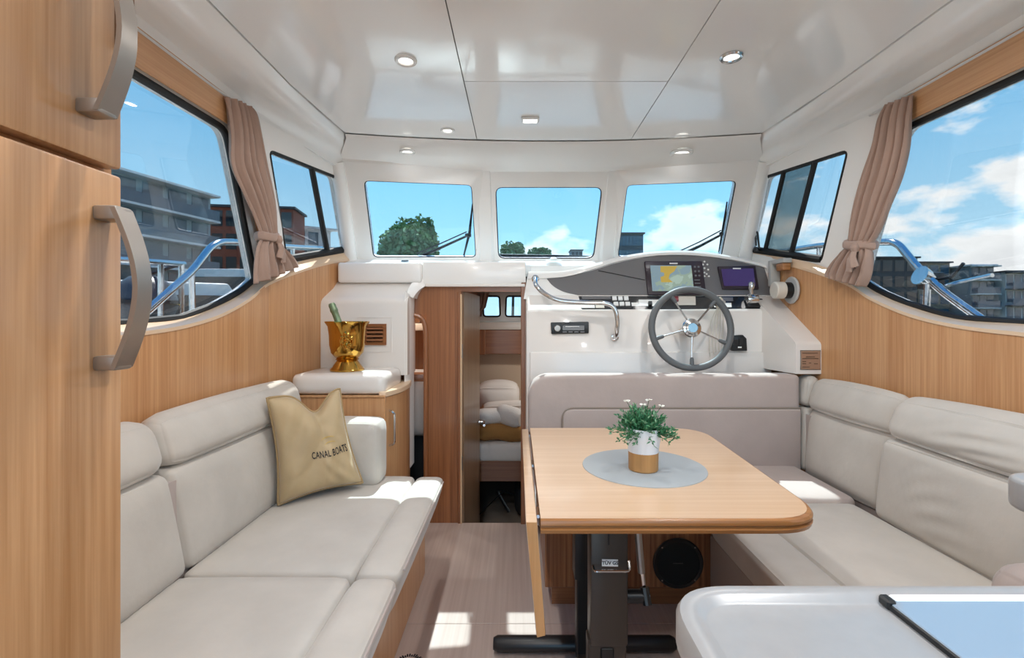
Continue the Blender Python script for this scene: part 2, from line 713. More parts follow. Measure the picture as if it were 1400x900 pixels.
# soffit between the ceiling's front edge and the top of the windshield
sof = B()
xs = [-.89 + (2 * .89 + 2 * CB) * i / 24 for i in range(25)]
ra = [(x, front_arc(x) + .004, 2.146) for x in xs]
wtop = lambda x: 2.655 + (.115 if -.2 < x < .576 else .115 * (1 - (min(abs(x + .2), abs(x - .576)) / .79)))
rb = [(x, front_arc(x) + .02, 2.128) for x in xs]
rc = [(CB + (x - CB) * 1.09, wtop(CB + (x - CB) * 1.09) - .02, 2.075) for x in xs]
rd = [(CB + (x - CB) * 1.1, wtop(CB + (x - CB) * 1.1) + .03, 2.03) for x in xs]
sof.grid([ra, rb, rc, rd])
part('soffit', sof, WHITE, ce)


# ---- port and starboard walls
def wx(y, z, off=0.):
    """port window wall: leans in above, turns in forward of the slanting pillar"""
    t = y - (2.0 + (1.95 - z) * .517)
    return -1.22 + .09 * (z - 1.2) + .2 * max(0., t) + off


def W(y, z, off=0.):
    return Vector((wx(y, z, off), y, z))


W1_BOT = [(.30, 1.17), (1.3, 1.175), (1.52, 1.18), (1.735, 1.195), (1.95, 1.254), (2.1, 1.315), (2.20, 1.372)]
W1_TOP = [(1.895, 1.945), (1.4, 1.935), (.30, 1.925)]
W2 = [(2.155, 1.955), (2.672, 1.985), (2.925, 1.605), (2.41, 1.478)]
LEDGE_IN = [(.3, 1.135), (1.3, 1.142), (1.44, 1.15), (1.64, 1.168), (1.845, 1.208), (2.045, 1.278), (2.2, 1.355), (2.45, 1.442), (2.72, 1.515), (2.96, 1.56)]
LEDGE_OUT = [(.3, 1.17), (1.3, 1.173), (1.52, 1.178), (1.735, 1.193), (1.95, 1.25), (2.1, 1.31), (2.24, 1.385), (2.48, 1.485), (2.72, 1.548), (2.95, 1.604)]

WALLS = {}
for s, nm in ((1, 'left'), (-1, 'right')):
    m = side(s)
    wv = thing('wall_' + nm, m((-1.16, 1, 0)), None, None, kind='structure')
    wl = thing('trim_%d' % (7 if s == 1 else 8), m((-1.2, 1, .9)), None, None, kind='structure')  # the window walls and cove themselves, under a trim name
    WALLS[s] = wl
    out = Vector((-.05 * s, 0, 0))
    kz0, kz1 = .9, 2.08
    kink = lambda z: 2.0 + (1.95 - z) * .517
    # main plate, with the hole of the big window
    w1 = roundpoly([W(*p) for p in W1_BOT + W1_TOP], [.02] * 6 + [.02, .05, .02, .02])
    outer = [W(-1.2, -.3), W(kink(-.3), -.3), W(kink(2.08), 2.08), W(-1.2, 2.08)]
    part('wall_crown', B().strip([m(p) for p in ((-1.14, -1.2, 2.07), (-1.14, 2.0, 2.07), (-1.0, 2.72, 2.05))], [m(p) for p in ((-1.12, -1.2, 2.205), (-1.12, 2.0, 2.205), (-1.0, 2.72, 2.205))]), WHITE, wl)
    part('window_wall', B().plate([m(p) for p in outer], [[m(p) for p in w1]], out), WHITE, wl)
    w2 = roundpoly([W(*p) for p in W2], .03)
    outer = [W(kink(.9), .9), W(3.45, .9), W(3.0, 1.53), W(2.66, 2.06), W(kink(2.06), 2.06)]
    part('forward_wall', B().plate([m(p) for p in outer], [[m(p) for p in w2]], out), WHITE, wl)
    # veneer strip above the window
    hi = [W(-1.2, 2.06, .012), W(1.93, 2.06, .012), W(1.925, 1.985, .012), W(1.9, 1.957, .012), W(1.4, 1.947, .012), W(-1.2, 1.935, .012)]
    part('header_veneer', B().prism([m(p) for p in hi], (.006 * s, 0, 0)), WOOD_H, wl)
    # veneered lower panel with the swooping top, standing proud of the window wall
    yend = 2.76
    vx = lambda y: -1.15 + (.19 if s == 1 else .10) * max(0, y - 2.2)      # turns in towards the bow
    low = [(-1.15, y, z) for y, z in LEDGE_IN[:7]] + [(-1.15, 2.2, -.02), (-1.15, -1.2, -.02), (-1.15, -1.2, 1.135)]
    part('veneer_panel', B().prism([m(p) for p in low], (-.02 * s, 0, 0)), WOOD_V, wv)
    low = [(vx(y), y, z) for y, z in LEDGE_IN[6:]] + [(vx(2.96), 2.96, -.02), (vx(2.2), 2.2, -.02)]
    struct('trim_%d' % (10 if s == 1 else 11), B().prism([m(p) for p in low], (-.02 * s, 0, 0)), WOOD_V)  # forward run of the lower side wall, under a trim name
    # the sill: a bevelled ledge that follows the swoop
    A = smooth_row([(vx(y) + .003, y, z + .003) for y, z in LEDGE_IN], 5)
    Bq = smooth_row([tuple(W(y, z, .004)) for y, z in LEDGE_OUT], 5)
    n = len(A)
    lg = B()
    lg.grid([[m(p) for p in Bq], [m(p) for p in A], [m(p + Vector((0, .004, -.012))) for p in A]])
    part('ledge', lg, LEDGE, wl)
    # cove between wall and ceiling
    st = [(-1.2, -.925, -1.165, 2.075), (.5, -.925, -1.165, 2.075), (1.4, -.925, -1.16, 2.075), (1.95, -.925, -1.145, 2.085),
          (2.2, -.912, -1.10, 2.075), (2.48, -.89, -1.025, 2.055), (2.62, -.885, -.985, 2.045), (2.72, -.89, -.97, 2.04)]
    rows = []
    for y, xc, xw, zw in st:
        row = [(xc - .006, y, 2.158), (xc - .006, y, 2.147)]
        for k in range(1, 8):
            u = k / 8
            row.append((xc + (xw - xc) * u, y, 2.147 + (zw + .012 - 2.147) * u - .016 * math.sin(u * math.pi * 2) * (1 if y < 2.3 else .5)))
        row += [(xw, y, zw + .010), (xw - .004, y, zw - .004), (xw - .004, y, zw - .016), (xw - .03, y, zw - .016)]
        rows.append([m(p) for p in row])
    part('cove', B().grid(rows), WHITE, wl)
    # trunk of the pillar between the two windows
    pl = [W(kink(1.36), 1.36, .004), W(kink(1.40) + .04, 1.40, .004), W(kink(1.96) + .02, 1.96, .004), W(kink(1.96) - .08, 1.96, .004)]
    part('pillar', B().prism([m(p) for p in pl], (.008 * s, 0, 0)), WOOD_V if s == 1 else WHITE, wl)

# ---- windshield wall: three raked plates and their posts
wf = thing('wall_front', (CB, 2.9, 1.55), None, None, kind='structure')
P0t, P0b = Vector((-1.01, 2.635, 2.06)), Vector((-1.04, 2.965, 1.53))
P1t, P1b = Vector((-.195, 2.775, 2.06)), Vector((-.195, 3.04, 1.535))
m2 = side(-1)
nL = (P1b - P0b).cross(P0t - P0b).normalized()
if nL.y < 0: nL = -nL
nC = Vector((0, P1t.z - P1b.z, -(P1t.y - P1b.y))).normalized()
HOLE_L = roundpoly([on_plane(px, py, P0b, nL) for px, py in ((497, 247), (645, 253), (651, 352), (510, 352))], .03, 4)
HOLE_C = roundpoly([on_plane(px, py, P1b, nC) for px, py in ((677, 256), (824, 256), (812, 354), (681, 354))], .045, 5)
HOLE_R = [m2(p) for p in HOLE_L]
nR = Vector((-nL.x, nL.y, nL.z))
thick = Vector((0, .05, .02))


def proj(p, p0, n):
    return p - n * (p - p0).dot(n)


part('windshield_frame_port', B().plate([P0t, P1t, P1b, proj(P0b, P0b, nL)], [HOLE_L], thick), WHITE, wf)
part('windshield_frame_centre', B().plate([P1t, m2(P1t), m2(P1b), P1b], [HOLE_C], thick), WHITE, wf)
part('windshield_frame_starboard', B().plate([m2(P0t), m2(P1t), m2(P1b), m2(P0b)], [HOLE_R], thick), WHITE, wf)
for s in (1, -1):
    m = side(s)
    part('corner_post', B().tube([m(P0b + Vector((.012, .0, -.05))), m(P0t + Vector((.012, .0, -.0)))], [.042, .036], 16), WHITE, wf)
    a, b_ = P1b + Vector((0, -.004, -.03)), P1t + Vector((0, -.004, .02))
    q = [m(p) for p in (a + Vector((-.05, .012, 0)), a + Vector((-.035, -.008, 0)), a + Vector((.035, -.008, 0)), a + Vector((.05, .012, 0)))]
    q2 = [m(p) for p in (b_ + Vector((-.05, .012, 0)), b_ + Vector((-.035, -.008, 0)), b_ + Vector((.035, -.008, 0)), b_ + Vector((.05, .012, 0)))]
    part('post_cover', B().grid([q, q2]), WHITE, wf)
part('brow', B().strip([P0t, P1t, m2(P1t), m2(P0t)], [(-1.02, 2.60, 2.21), (-.2, 2.70, 2.21), (.576, 2.70, 2.21), (1.396, 2.60, 2.21)]), WHITE, wf)
# dash shelf: slopes from the foot of the windshield back to the bulkhead
sh = B()
yb = lambda x: 2.955 + (.085 if -.2 < x < .576 else .085 * (1 - min(abs(x + .2), abs(x - .576)) / .845))
xs = [-1.04 + 2.456 * i / 24 for i in range(25)]
sh.grid([[(x, yb(x) + .03, 1.575) for x in xs], [(x, yb(x) - .012, 1.558) for x in xs], [(x, 2.80 if x < .05 else 2.90, 1.51) for x in xs], [(x, 2.76 if x < .05 else 2.885, 1.44) for x in xs]])
part('dash_shelf', sh, WHITE, wf)

# ---- the windows: gasket, pane, bars


def window(n, hole, pane_mat, push, label=None, rim=.008, rim_mat=RUBBER):
    c = sum(hole, Vector()) / len(hole)
    w = thing('window_%d' % n, c, None, None, kind='structure')
    b = B()
    b.tube([p + push * .3 for p in hole], rim, 8, closed=True)
    part('gasket', b, rim_mat, w)
    part('pane', B().plate([p + push for p in hole], [], push.normalized() * .002), pane_mat, w)
    return w


pushL = Vector((0, .02, .012))
window(1, HOLE_L, PANE_F, pushL, rim=.005)
window(2, HOLE_C, PANE_F, pushL, rim=.006)
window(3, HOLE_R, PANE_F, pushL, rim=.005)
num = 4
for s in (1, -1):
    m = side(s)
    push = Vector((-.03 * s, 0, 0))
    w1 = [m(p) for p in roundpoly([W(*p) for p in W1_BOT + W1_TOP], [.02] * 6 + [.02, .05, .02, .02])]
    window(num, w1, PANE_S, push, rim=.014)
    # broad black rubber band under the big window
    w2 = [m(p) for p in roundpoly([W(*p) for p in W2], .03)]
    w = window(num + 1, w2, PANE_S, push, rim=.011)
    num += 2
    # bars of the sliding forward window
    bars = ((.60, .64, .016),) if s == 1 else ((.36, .385, .014), (.745, .745, .013))
    tp0, tp1, bt1, bt0 = [W(*p, .004) for p in W2]
    for u0, u1, r in bars:
        a = tp0.lerp(tp1, u0); b_ = bt0.lerp(bt1, u1)
        part('bar', B().tube([m(a) + push * .5, m(b_) + push * .5], r, 8), RUBBER, w)
    a = bt0 + Vector((0, 0, .012)); b_ = bt1 + Vector((0, 0, .012))
    part('bottom_track', B().tube([m(a) + push * .4, m(b_) + push * .4], .02, 8), RUBBER, w)
    if s == -1:
        a, b_, c, d = tp0.lerp(tp1, .385), tp0.lerp(tp1, .73), bt0.lerp(bt1, .80), bt0.lerp(bt1, .40)
        part('sliding_pane', B().plate([m(p) + push * .8 for p in (a, b_, c, d)], [], push.normalized() * .002), PANE_S2, w)
    # latch on the window's front part
    f = (.93 if s == 1 else .71)
    base = bt0.lerp(bt1, f) + Vector((.03, 0, .03))
    lt = B()
    h = .10
    lt.tube([m(p) for p in arcpts([base, base + Vector((0, -.005 if s == 1 else .02, h)), base + Vector((0, .03 if s == 1 else .045, h + .005)), base + Vector((0, .035, .02))], .02, 4)], .006, 8)
    lt.lathe([(0, 0), (.016, .003), (.018, .02), (0, .028)], m(base + Vector((0, .03, -.014))), 12)
    part('latch', lt, BLACKP, w)

# ================================================================== BULKHEAD AND THE CABINS BEYOND IT
wb = thing('wall_bulkhead', (-.25, 2.77, 0), None, None, kind='structure')
part('teak_panel', B().box(-.525, -.325, 2.765, 2.80, -.35, 1.40), WOOD_DARK, wb)
part('lintel', B().box(-.325, .05, 2.765, 2.80, 1.345, 1.40), WOOD_DARKX, wb)
part('jamb', B().box(.022, .05, 2.745, 2.80, -.35, 1.40, .003, 1), WOOD_DARK, wb)
part('jamb', B().box(-.345, -.322, 2.755, 2.80, -.35, 1.345, .003, 1), WOOD_DARK, wb)
# arched teak edge of the port opening
ar = B()
ar.tube(arcpts([(-.530, 2.76, -.3), (-.530, 2.76, 1.12), (-.545, 2.76, 1.19), (-.60, 2.76, 1.21)], .05, 5), .014, 8)
part('arched_edge', ar, WOOD_DARK, wb)
part('arch_header', B().prism([(-.66, 2.77, 1.215), (-.525, 2.77, 1.215), (-.525, 2.77, 1.40), (-.66, 2.77, 1.40)], (0, .03, 0)), WOOD_DARK, wb)
part('outer_panel', B().box(-1.2, -.64, 2.765, 2.80, -.35, 1.40), WOOD_DARK, wb)
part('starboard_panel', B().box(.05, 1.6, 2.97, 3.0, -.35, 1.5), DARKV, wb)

t1 = B().box(-.548, .05, 2.745, 3.0, 1.387, 1.517, .008, 2)
struct('trim_1', t1, WHITE)
struct('trim_2', B().box(-.53, .045, 2.735, 2.77, 1.372, 1.388, .003, 1), CREAMW)

# port moulding: stepped white GRP with a rounded brow
t3 = thing('trim_3', (-.85, 2.65, .9), None, None, kind='structure')
part('upper_step', B().box(-1.03, -.548, 2.72, 3.0, 1.395, 1.512, .016, 3), WHITE, t3)
prof = [(2.79, .88), (2.60, .88)] + [(2.60 + .045 * (1 - math.sin(a)), 1.262 + .045 * (1 - math.cos(a))) for a in (R(90), R(60), R(30))]
prof = [(2.80, .88), (2.60, .88), (2.60, 1.265), (2.604, 1.282), (2.615, 1.297), (2.635, 1.311), (2.72, 1.362), (2.76, 1.40), (2.80, 1.41)]
mb = B()
mb.grid([[(x, y, z) for y, z in prof] for x in (-1.09, -.625, -.606, -.60)])
mb.cap(-1)
part('face', mb, CREAMW, t3)
# white arched lip around the port opening
lip_in = [(561, 640), (561, 425), (565, 408), (574, 396), (588, 389), (602, 388)]
lip_out = [(553, 640), (553, 420), (556, 402), (563, 387), (577, 377), (602, 373)]
lp = B()
pi = smooth_row([at(px, py, D) for (px, py), D in zip(lip_in, (2.66, 2.66, 2.67, 2.725, 2.765, 2.79))], 4)
po = smooth_row([at(px, py, D) for (px, py), D in zip(lip_out, (2.598, 2.602, 2.635, 2.725, 2.76, 2.785))], 4)
lp.grid([[p + Vector((0, .12, 0)) for p in po], po, [(a + b) / 2 + Vector((0, -.012, 0)) for a, b in zip(pi, po)], pi, [p + Vector((0, .10, 0)) for p in pi]])
part('arch_lip', lp, WHITE, t3)

# cabin door, standing open into the bow cabin
d1 = thing('door_1', (-.305, 2.8, -.3), None, None, kind='structure')
dd = B()
a, b_ = Vector((-.312, 2.79, 0)), Vector((-.268, 3.40, 0))
nn = Vector((b_ - a).cross(Vector((0, 0, 1)))).normalized()
dd.prism([a + Vector((0, 0, -.33)), b_ + Vector((0, 0, -.33)), b_ + Vector((0, 0, 1.345)), a + Vector((0, 0, 1.345))], nn * -.022)
part('door_leaf', dd, wood('door_veneer', '9c7f66', '84654a', 'Z'), d1)
hd = B()
for sgn in (1,):
    c = b_ + Vector((-.0, -.06, .46))
    hd.lathe([(0, 0), (.02, 0), (.02, .006), (.009, .008), (.009, .04), (0, .04)], c, 14, Matrix.Rotation(R(90), 4, 'Y'))
    hd.tube(arcpts([c + Vector((.036, 0, 0)), c + Vector((.04, -.01, 0)), c + Vector((.042, -.09, -.004))], .01), .009, 8)
part('door_handle', hd, STEEL, d1)
hg = B()
for z in (1.0, .35):
    hg.tube([(-.322, 2.757, z - .04), (-.322, 2.757, z + .04)], .007, 8)
part('hinge', hg, SATIN, d1)
part('edge_strip', B().box(-.329, -.319, 2.75, 2.765, -.2, 1.33, .002, 1), plain('pale_edge', 'd9b793', .4), d1)

# bow cabin shell
wc = thing('wall_bow', (.3, 4.82, 1.15), None, None, kind='structure')
wd = thing('trim_9', (.3, 3.9, -.35), None, None, kind='structure')  # walls, floor and head of the cabins beyond the bulkhead
winh = [roundpoly([at(px, py, 4.80) for px, py in q], .03, 3) for q in (((660, 405), (683, 405), (684, 433), (661, 433)), ((692, 405), (722, 405), (722, 433), (691, 433)))]
outer = [(-1.25, 4.80, 1.15), (1.5, 4.80, 1.15), (1.5, 4.80, 1.46), (-1.25, 4.80, 1.46)]
part('bow_window_wall', B().plate(outer, winh, (0, .04, 0)), CREAMW, wc)
part('window_ledge', B().box(-1.2, 1.5, 4.48, 4.80, 1.075, 1.15, .01, 2), CREAMW, wd)
part('lining', B().box(-1.2, 1.5, 4.62, 4.66, -.35, .86), BEIGEW, wd)
part('side_lining', B().box(-.43, -.40, 2.81, 4.8, -.35, 1.46), WOOD_DARK, wd)
part('side_lining', B().box(1.2, 1.23, 3.0, 4.8, -.35, 1.46), BEIGEW, wd)
part('cabin_floor', B().box(-1.25, 1.3, 2.77, 4.8, -.40, -.35), plain('cabin_floor_beige', 'a3968a', .7), wd)
part('cabin_head', B().box(-1.25, 1.6, 3.0, 5.2, 1.46, 1.50), WHITE, wd)
part('port_hull', B().box(-1.30, -1.22, 2.80, 4.8, -.35, 1.46), WOOD_DARK, wd)
part('starboard_hull', B().box(1.58, 1.62, 2.80, 4.8, -.35, 1.46), WOOD_DARK, wd)
part('port_lining', B().box(-1.22, -.43, 3.55, 3.58, -.35, 1.46), WOOD_DARK, wd)
for i, h in enumerate(winh):
    w = window(8 + i, h, PANE_F, Vector((0, .02, 0)), rim=.010)
lk = thing('overhead_locker', (-.1, 4.5, .84), 'teak fronted locker below the two small bow cabin windows', 'locker')
part('body', B().box(-.40, 1.2, 4.50, 4.66, .845, 1.075, .004, 1), WOOD_DARKX, lk)
part('end_panel', B().box(-.40, -.30, 4.42, 4.50, .845, 1.075, .004, 1), WOOD_DARK, lk)

bd = thing('cabin_bed', (.0, 3.9, -.35), 'bow cabin bed with wooden front board seen through the open doorway', 'bed')
part('front_board', B().box(-.40, 1.2, 3.50, 3.53, -.015, .135, .004, 1), WOOD_DARKX, bd)
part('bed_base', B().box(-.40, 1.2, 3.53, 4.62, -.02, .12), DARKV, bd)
part('leg', B().box(-.38, -.34, 3.7, 3.74, -.35, -.02), WOOD_DARK, bd)
part('leg', B().box(1.1, 1.14, 3.7, 3.74, -.35, -.02), WOOD_DARK, bd)
part('mattress', B().cbox(-.40, 1.2, 3.50, 4.62, .125, .265, r=.03, puff=.01), SHEET, bd)


def fold(w, a):
    return w + Vector((0, 0, .008 * math.sin(w.x * 34) + .006 * math.sin(w.x * 71 + w.y * 9)))


solo('folded_blanket', B().cbox(-.38, .42, 3.52, 3.86, .276, .385, r=.035, puff=.01, warp=fold), BLANKET, 'mustard brown blanket folded across the bow cabin bed', 'blanket')
tw = B()
c0, ax = Vector((-.20, 3.62, .44)), Vector((1, .1, 0)).normalized()
rows = []
for i in range(9):
    u = i / 8
    rr = .068 * (.55 + .45 * min(1, 6 * min(u, 1 - u)))
    p = c0 + ax * (u - .5) * .26
    rows.append([p + Vector((0, math.cos(2 * math.pi * k / 16) * rr * 1.15, math.sin(2 * math.pi * k / 16) * rr * .9)) for k in range(16)])
tw.grid(rows, True).cap(0, True).cap(-1)
solo('rolled_towel', tw, TOWEL, 'white towel rolled up across the blanket, the flatter roll', 'towel', 'towels on the bow cabin bed')
tw = B()
rows = []
for i in range(9):
    u = i / 8
    rr = .078 * (.6 + .4 * min(1, 6 * min(u, 1 - u)))
    p = Vector((-.055, 3.60, .445)) + Vector((.10, -.05, -.02)).normalized() * (u - .5) * .2
    rows.append([p + Vector((math.cos(2 * math.pi * k / 16) * rr * .5, math.cos(2 * math.pi * k / 16) * rr * .8, math.sin(2 * math.pi * k / 16) * rr)) for k in range(16)])
tw.grid(rows, True).cap(0, True).cap(-1)
solo('rolled_towel', tw, TOWEL, 'plump white towel roll turned end on nearest the helm side', 'towel', 'towels on the bow cabin bed')
solo('bed_pillow', B().cbox(-.36, .02, 4.14, 4.46, .278, .58, r=.06, puff=.05), SHEET, 'white bed pillow propped behind the towels in the bow cabin', 'pillow')
solo('bed_pillow', B().cbox(-.30, .35, 3.89, 4.05, .278, .47, r=.06, puff=.03), SHEET, 'low white pillow lying just behind the rolled towels', 'pillow')
# little curtain at the bow window
rows = []
for i in range(9):
    z = 1.44 - i * .03
    wdt = (.075 if i < 6 else .05) * (1 - .06 * i) + .02
    rows.append([(-.43 + wdt * j / 14 * 1.6, 4.765 + .008 * math.sin(j * 1.7), z) for j in range(15)])
solo('window_curtain', B().grid(rows), CURTAIN, 'small taupe curtain at the edge of the bow cabin window', 'curtain')
# dark duffel under the bed
bg = thing('duffel_bag', (-.1, 3.6, -.35), 'black canvas bag with a loose strap stowed under the bed', 'bag')
part('body', B().cbox(-.02, .45, 3.62, 4.0, -.345, -.10, r=.08, puff=.03), CANVAS, bg)
part('strap', B().tube(arcpts([(-.02, 3.6, -.15), (-.16, 3.58, -.10), (-.10, 3.56, -.20), (-.06, 3.55, -.26)], .04), .014, 6, flat=.4), BLACKM, bg)
part('strap', B().tube(arcpts([(-.10, 3.57, -.11), (-.22, 3.56, -.22), (-.30, 3.55, -.30)], .04), .010, 6, flat=.4), BLACKM, bg)

# port bunk behind the arch, and an added fill light, out of view, over it
plt = thing('cabin_fill_light', (-.85, 3.15, 1.455), 'added unseen fill light under the deckhead over the port bunk', 'lamp')
part('ring', B().lathe([(0, 0), (.06, 0), (.055, -.012), (0, -.014)], (-.85, 3.15, 1.459), 24), LAMPR, plt)
ld = bpy.data.lights.new('bunk_fill_light', 'AREA'); ld.shape = 'DISK'; ld.size = .12; ld.energy = 3.; ld.color = (1, .95, .88)
lo = bpy.data.objects.new('bunk_fill_light', ld); COL.objects.link(lo); lo.parent = plt; lo.location = (0, 0, -.03)
pb = thing('port_bunk', (-.8, 3.2, -.35), 'bunk with pale sheets beyond the arched port opening', 'bed')
part('rim', B().box(-1.2, -.50, 2.90, 3.0, .80, .85, .01, 2), WOOD_DARKX, pb)
part('sheet', B().cbox(-1.2, -.47, 2.88, 3.5, .47, .81, r=.05, puff=.02), plain('grey_sheet', 'bdb4ad', .9, bump=.4, bscale=20.), pb)
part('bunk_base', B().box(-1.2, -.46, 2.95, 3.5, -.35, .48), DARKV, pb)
sl = thing('wall_shelf', (-.8, 3.4, 1.08), 'little shelf under a mirror glimpsed through the port arch', 'shelf')
part('board', B().box(-.90, -.66, 3.36, 3.55, 1.10, 1.15, .01, 2), BEIGEW, sl)
part('mirror', B().box(-.80, -.72, 3.53, 3.55, 1.15, 1.30, .004, 1), plain('mirror', 'd6d8d8', .05, metal=1.), sl)

# ================================================================== PORT SIDE: TALL CABINET
cb = thing('tall_cabinet', (-.8, .2, 0), 'tall oak cabinet with two doors filling the near port corner', 'cabinet')
part('body', B().box(-1.14, -.49, -.6, .577, 0, 2.07, .003, 1), WOOD_CAB, cb)
part('edge_trim', B().box(-.49, -.458, .555, .572, 1.515, 2.07, .003, 1), plain('dark_edge', '5f4028', .4), cb)


def bow_handle(parent, x, y, z0, z1, name='handle'):
    """flat strap handle bowed out from the door, on two square posts"""
    b = B()
    n = 18
    rows = []
    for i in range(n + 1):
        u = i / n
        z = z0 + (z1 - z0) * u
        o = .022 + .024 * math.sin(u * math.pi)
        w = .0105 + .002 * abs(2 * u - 1)
        yc = y
        rows.append([(x + o - .003, yc - w, z), (x + o + .003, yc - w, z), (x + o + .003, yc + w, z), (x + o - .003, yc + w, z)])
    b.grid(rows, True).cap(0).cap(-1, True)
    for z in (z0 + .006, z1 - .006):
        b.box(x - .001, x + .026, y - .012, y + .012, z - .008, z + .008, .003, 2)
    bmesh.ops.recalc_face_normals(b.bm, faces=b.bm.faces[:])
    part(name, b, SATIN, parent)


dlo = part('door', B().box(-.49, -.47, -.55, .566, .08, 1.366, .004, 2), WOOD_CAB, cb)
dhi = part('door', B().box(-.49, -.47, -.55, .566, 1.374, 2.06, .004, 2), WOOD_CAB, cb)
bow_handle(dlo, -.47, .538, 1.142, 1.322)
bow_handle(dhi, -.47, .517, 1.42, 1.60)

# ================================================================== SOFAS


def sofa_seat(x0, x1, y0, y1, z0=.31, z1=.45, r=.025, puff=.012):
    return B().cbox(x0, x1, y0, y1, z0, z1, r=r, puff=puff)


def roll_front(xa, xb, y0, y1, zt=.45, taper=.05, end=0.):
    """front bolster: rounded nose, its face leaning back underneath"""
    s = 1 if xb > xa else -1
    c = []
    for z in (.29, zt):
        for y in (y0, y1):
            e = 0.
            c += [(xa, y, z), (xb - (s * taper if z < .4 else 0), y - (.0), z)]
    if s < 0:
        c = [c[i] for i in (1, 0, 3, 2, 5, 4, 7, 6)]
    return B().cushion(c, r=.035, puff=.006)


def rib(amp, f, ph):
    """faint upholstery gathers across a bolster"""
    def w(p, a):
        return p + Vector((0, 0, amp * math.sin(p.y * f + ph) * (1 if a[2] > .5 else 0)))
    return w


ps = thing('port_sofa', (-.75, 1.5, 0), 'long cream suede sofa along the port side under the window', 'sofa')
part('base', B().box(-1.12, -.43, .60, 2.22, 0, .30, .004, 1), WOOD_V, ps)
for y0, y1 in ((.62, 1.384), (1.386, 2.25)):
    part('seat_cushion', sofa_seat(-.985, -.481, y0, y1), FABRIC, ps)
    part('front_roll', roll_front(-.481, -.335, y0, y1), FABRIC, ps)


def bulge(y, amp):
    return lambda p, a: p


def back_seam(side_, y, k):
    """section ends of a back cushion curve: wider at mid height"""
    def w(p, a):
        q = 4 * a[2] * (1 - a[2])
        return p + Vector((0, k[0] * q * (1 - a[1]) + k[1] * q * a[1], 0))
    return w


def back8(xf0, xf1, xb, y0, y1, z0, z1, ys=0.):
    """front face leaning from xf0 (foot) to xf1 (head)"""
    xs0 = (min(xf0, xb), max(xf0, xb)); xs1 = (min(xf1, xb), max(xf1, xb))
    return [(xs0[0], y0, z0), (xs0[1], y0, z0), (xs0[0], y1, z0), (xs0[1], y1, z0), (xs1[0], y0, z1), (xs1[1], y0, z1), (xs1[0], y1, z1), (xs1[1], y1, z1)]


for (y0, y1), k in (((.62, 1.375), (0, .0)), ((1.375, 2.25), (.0, 0))):
    c = back8(-.965, -1.0, -1.126, y0 + .002, y1 - .002, .44, .748)
    if y1 < 1.5:
        c[2] = (c[2][0], 1.41, c[2][2]); c[3] = (c[3][0], 1.41, c[3][2])
    else:
        c[0] = (c[0][0], 1.414, c[0][2]); c[1] = (c[1][0], 1.414, c[1][2])
    part('back_cushion', B().cushion(c, r=.03, puff=.016), FABRIC, ps)
    c = back8(-.985, -1.035, -1.126, y0 + .001, y1 - .001, .752, .905)
    part('head_roll', B().cushion(c, r=.055, puff=.012), FABRIC, ps)
part('armrest', B().cbox(-.985, -.605, 2.085, 2.235, .445, .735, r=.04, puff=.008), FABRIC, ps)

for y0, y1 in ((.62, 1.384), (1.386, 2.25)):
    part('piping', B().tube([(-.342, y0 + .05, .434), (-.342, y1 - .05, .434)], .0035, 6), FABRIC2, ps)
part('back_board', B().box(-1.125, -1.0, .64, 2.24, .30, .72), FABRIC2, ps)

ds = thing('dinette_sofa', (1.0, 1.7, 0), 'L-shaped cream suede dinette sofa on the starboard side around the table', 'sofa')
part('base', B().box(.795, 1.505, .82, 2.36, 0, .30, .004, 1), plain('sofa_base_fabric', 'b5a9a2', .9), ds)
db = part('speaker_panel', B().box(.115, .80, 1.955, 2.36, .085, .335, .003, 1), WOOD_DASH, ds)
part('toe_kick', B().box(.145, .80, 1.985, 2.36, 0, .088), WOOD_DARKX, ds)
part('seat_cushion', sofa_seat(.92, 1.36, .90, 1.925), FABRIC, ds)
part('front_roll', roll_front(.92, .742, .90, 1.925), FABRIC, ds)
part('seat_cushion', B().cbox(.08, 1.385, 1.928, 2.39, .33, .465, r=.03, puff=.008), FABRIC2, ds)


def gathers(yc, w, amp):
    """soft upholstery creases around one place of the back"""
    def f(p, a):
        e = math.exp(-((p.y - yc - .12 * (a[2] - .5)) / w) ** 2) * (1 - a[0]) * 4 * a[2] * (1 - a[2])
        return p + Vector((amp * e * math.sin((p.y - .12 * a[2]) * 190), 0, 0))
    return f


# starboard back, in two sections with rolls on top
for (y0, y1), dx in (((.80, 1.775), 0.), ((1.775, 2.33), .045)):
    c = back8(1.352 + dx, 1.352 + dx * 1.6, 1.503, y0 + .002, y1 - .002, .44, .748)
    if dx:
        c[0] = (c[0][0], 1.82, c[0][2]); c[1] = (c[1][0], 1.82, c[1][2])
    else:
        c[2] = (c[2][0], 1.816, c[2][2]); c[3] = (c[3][0], 1.816, c[3][2])
    part('back_cushion', B().cushion(c, r=.032, puff=.022, n=10 if dx else 48, warp=None if dx else gathers(1.56, .10, .0035)), FABRIC, ds)
    c = back8(1.338 + dx * 1.5, 1.40 + dx, 1.503, y0 + .001, y1 - .001, .752, .905 if not dx else .895)
    part('head_roll', B().cushion(c, r=.06, puff=.016, n=10 if dx else 48, warp=None if dx else gathers(1.42, .13, .0045)), FABRIC, ds)
part('corner_cushion', B().cushion([(1.405, 2.335, .44), (1.495, 2.335, .44), (1.405, 2.45, .44), (1.495, 2.45, .44), (1.415, 2.335, .748), (1.495, 2.335, .748), (1.415, 2.45, .748), (1.495, 2.45, .748)], r=.02, puff=.004), FABRIC, ds)
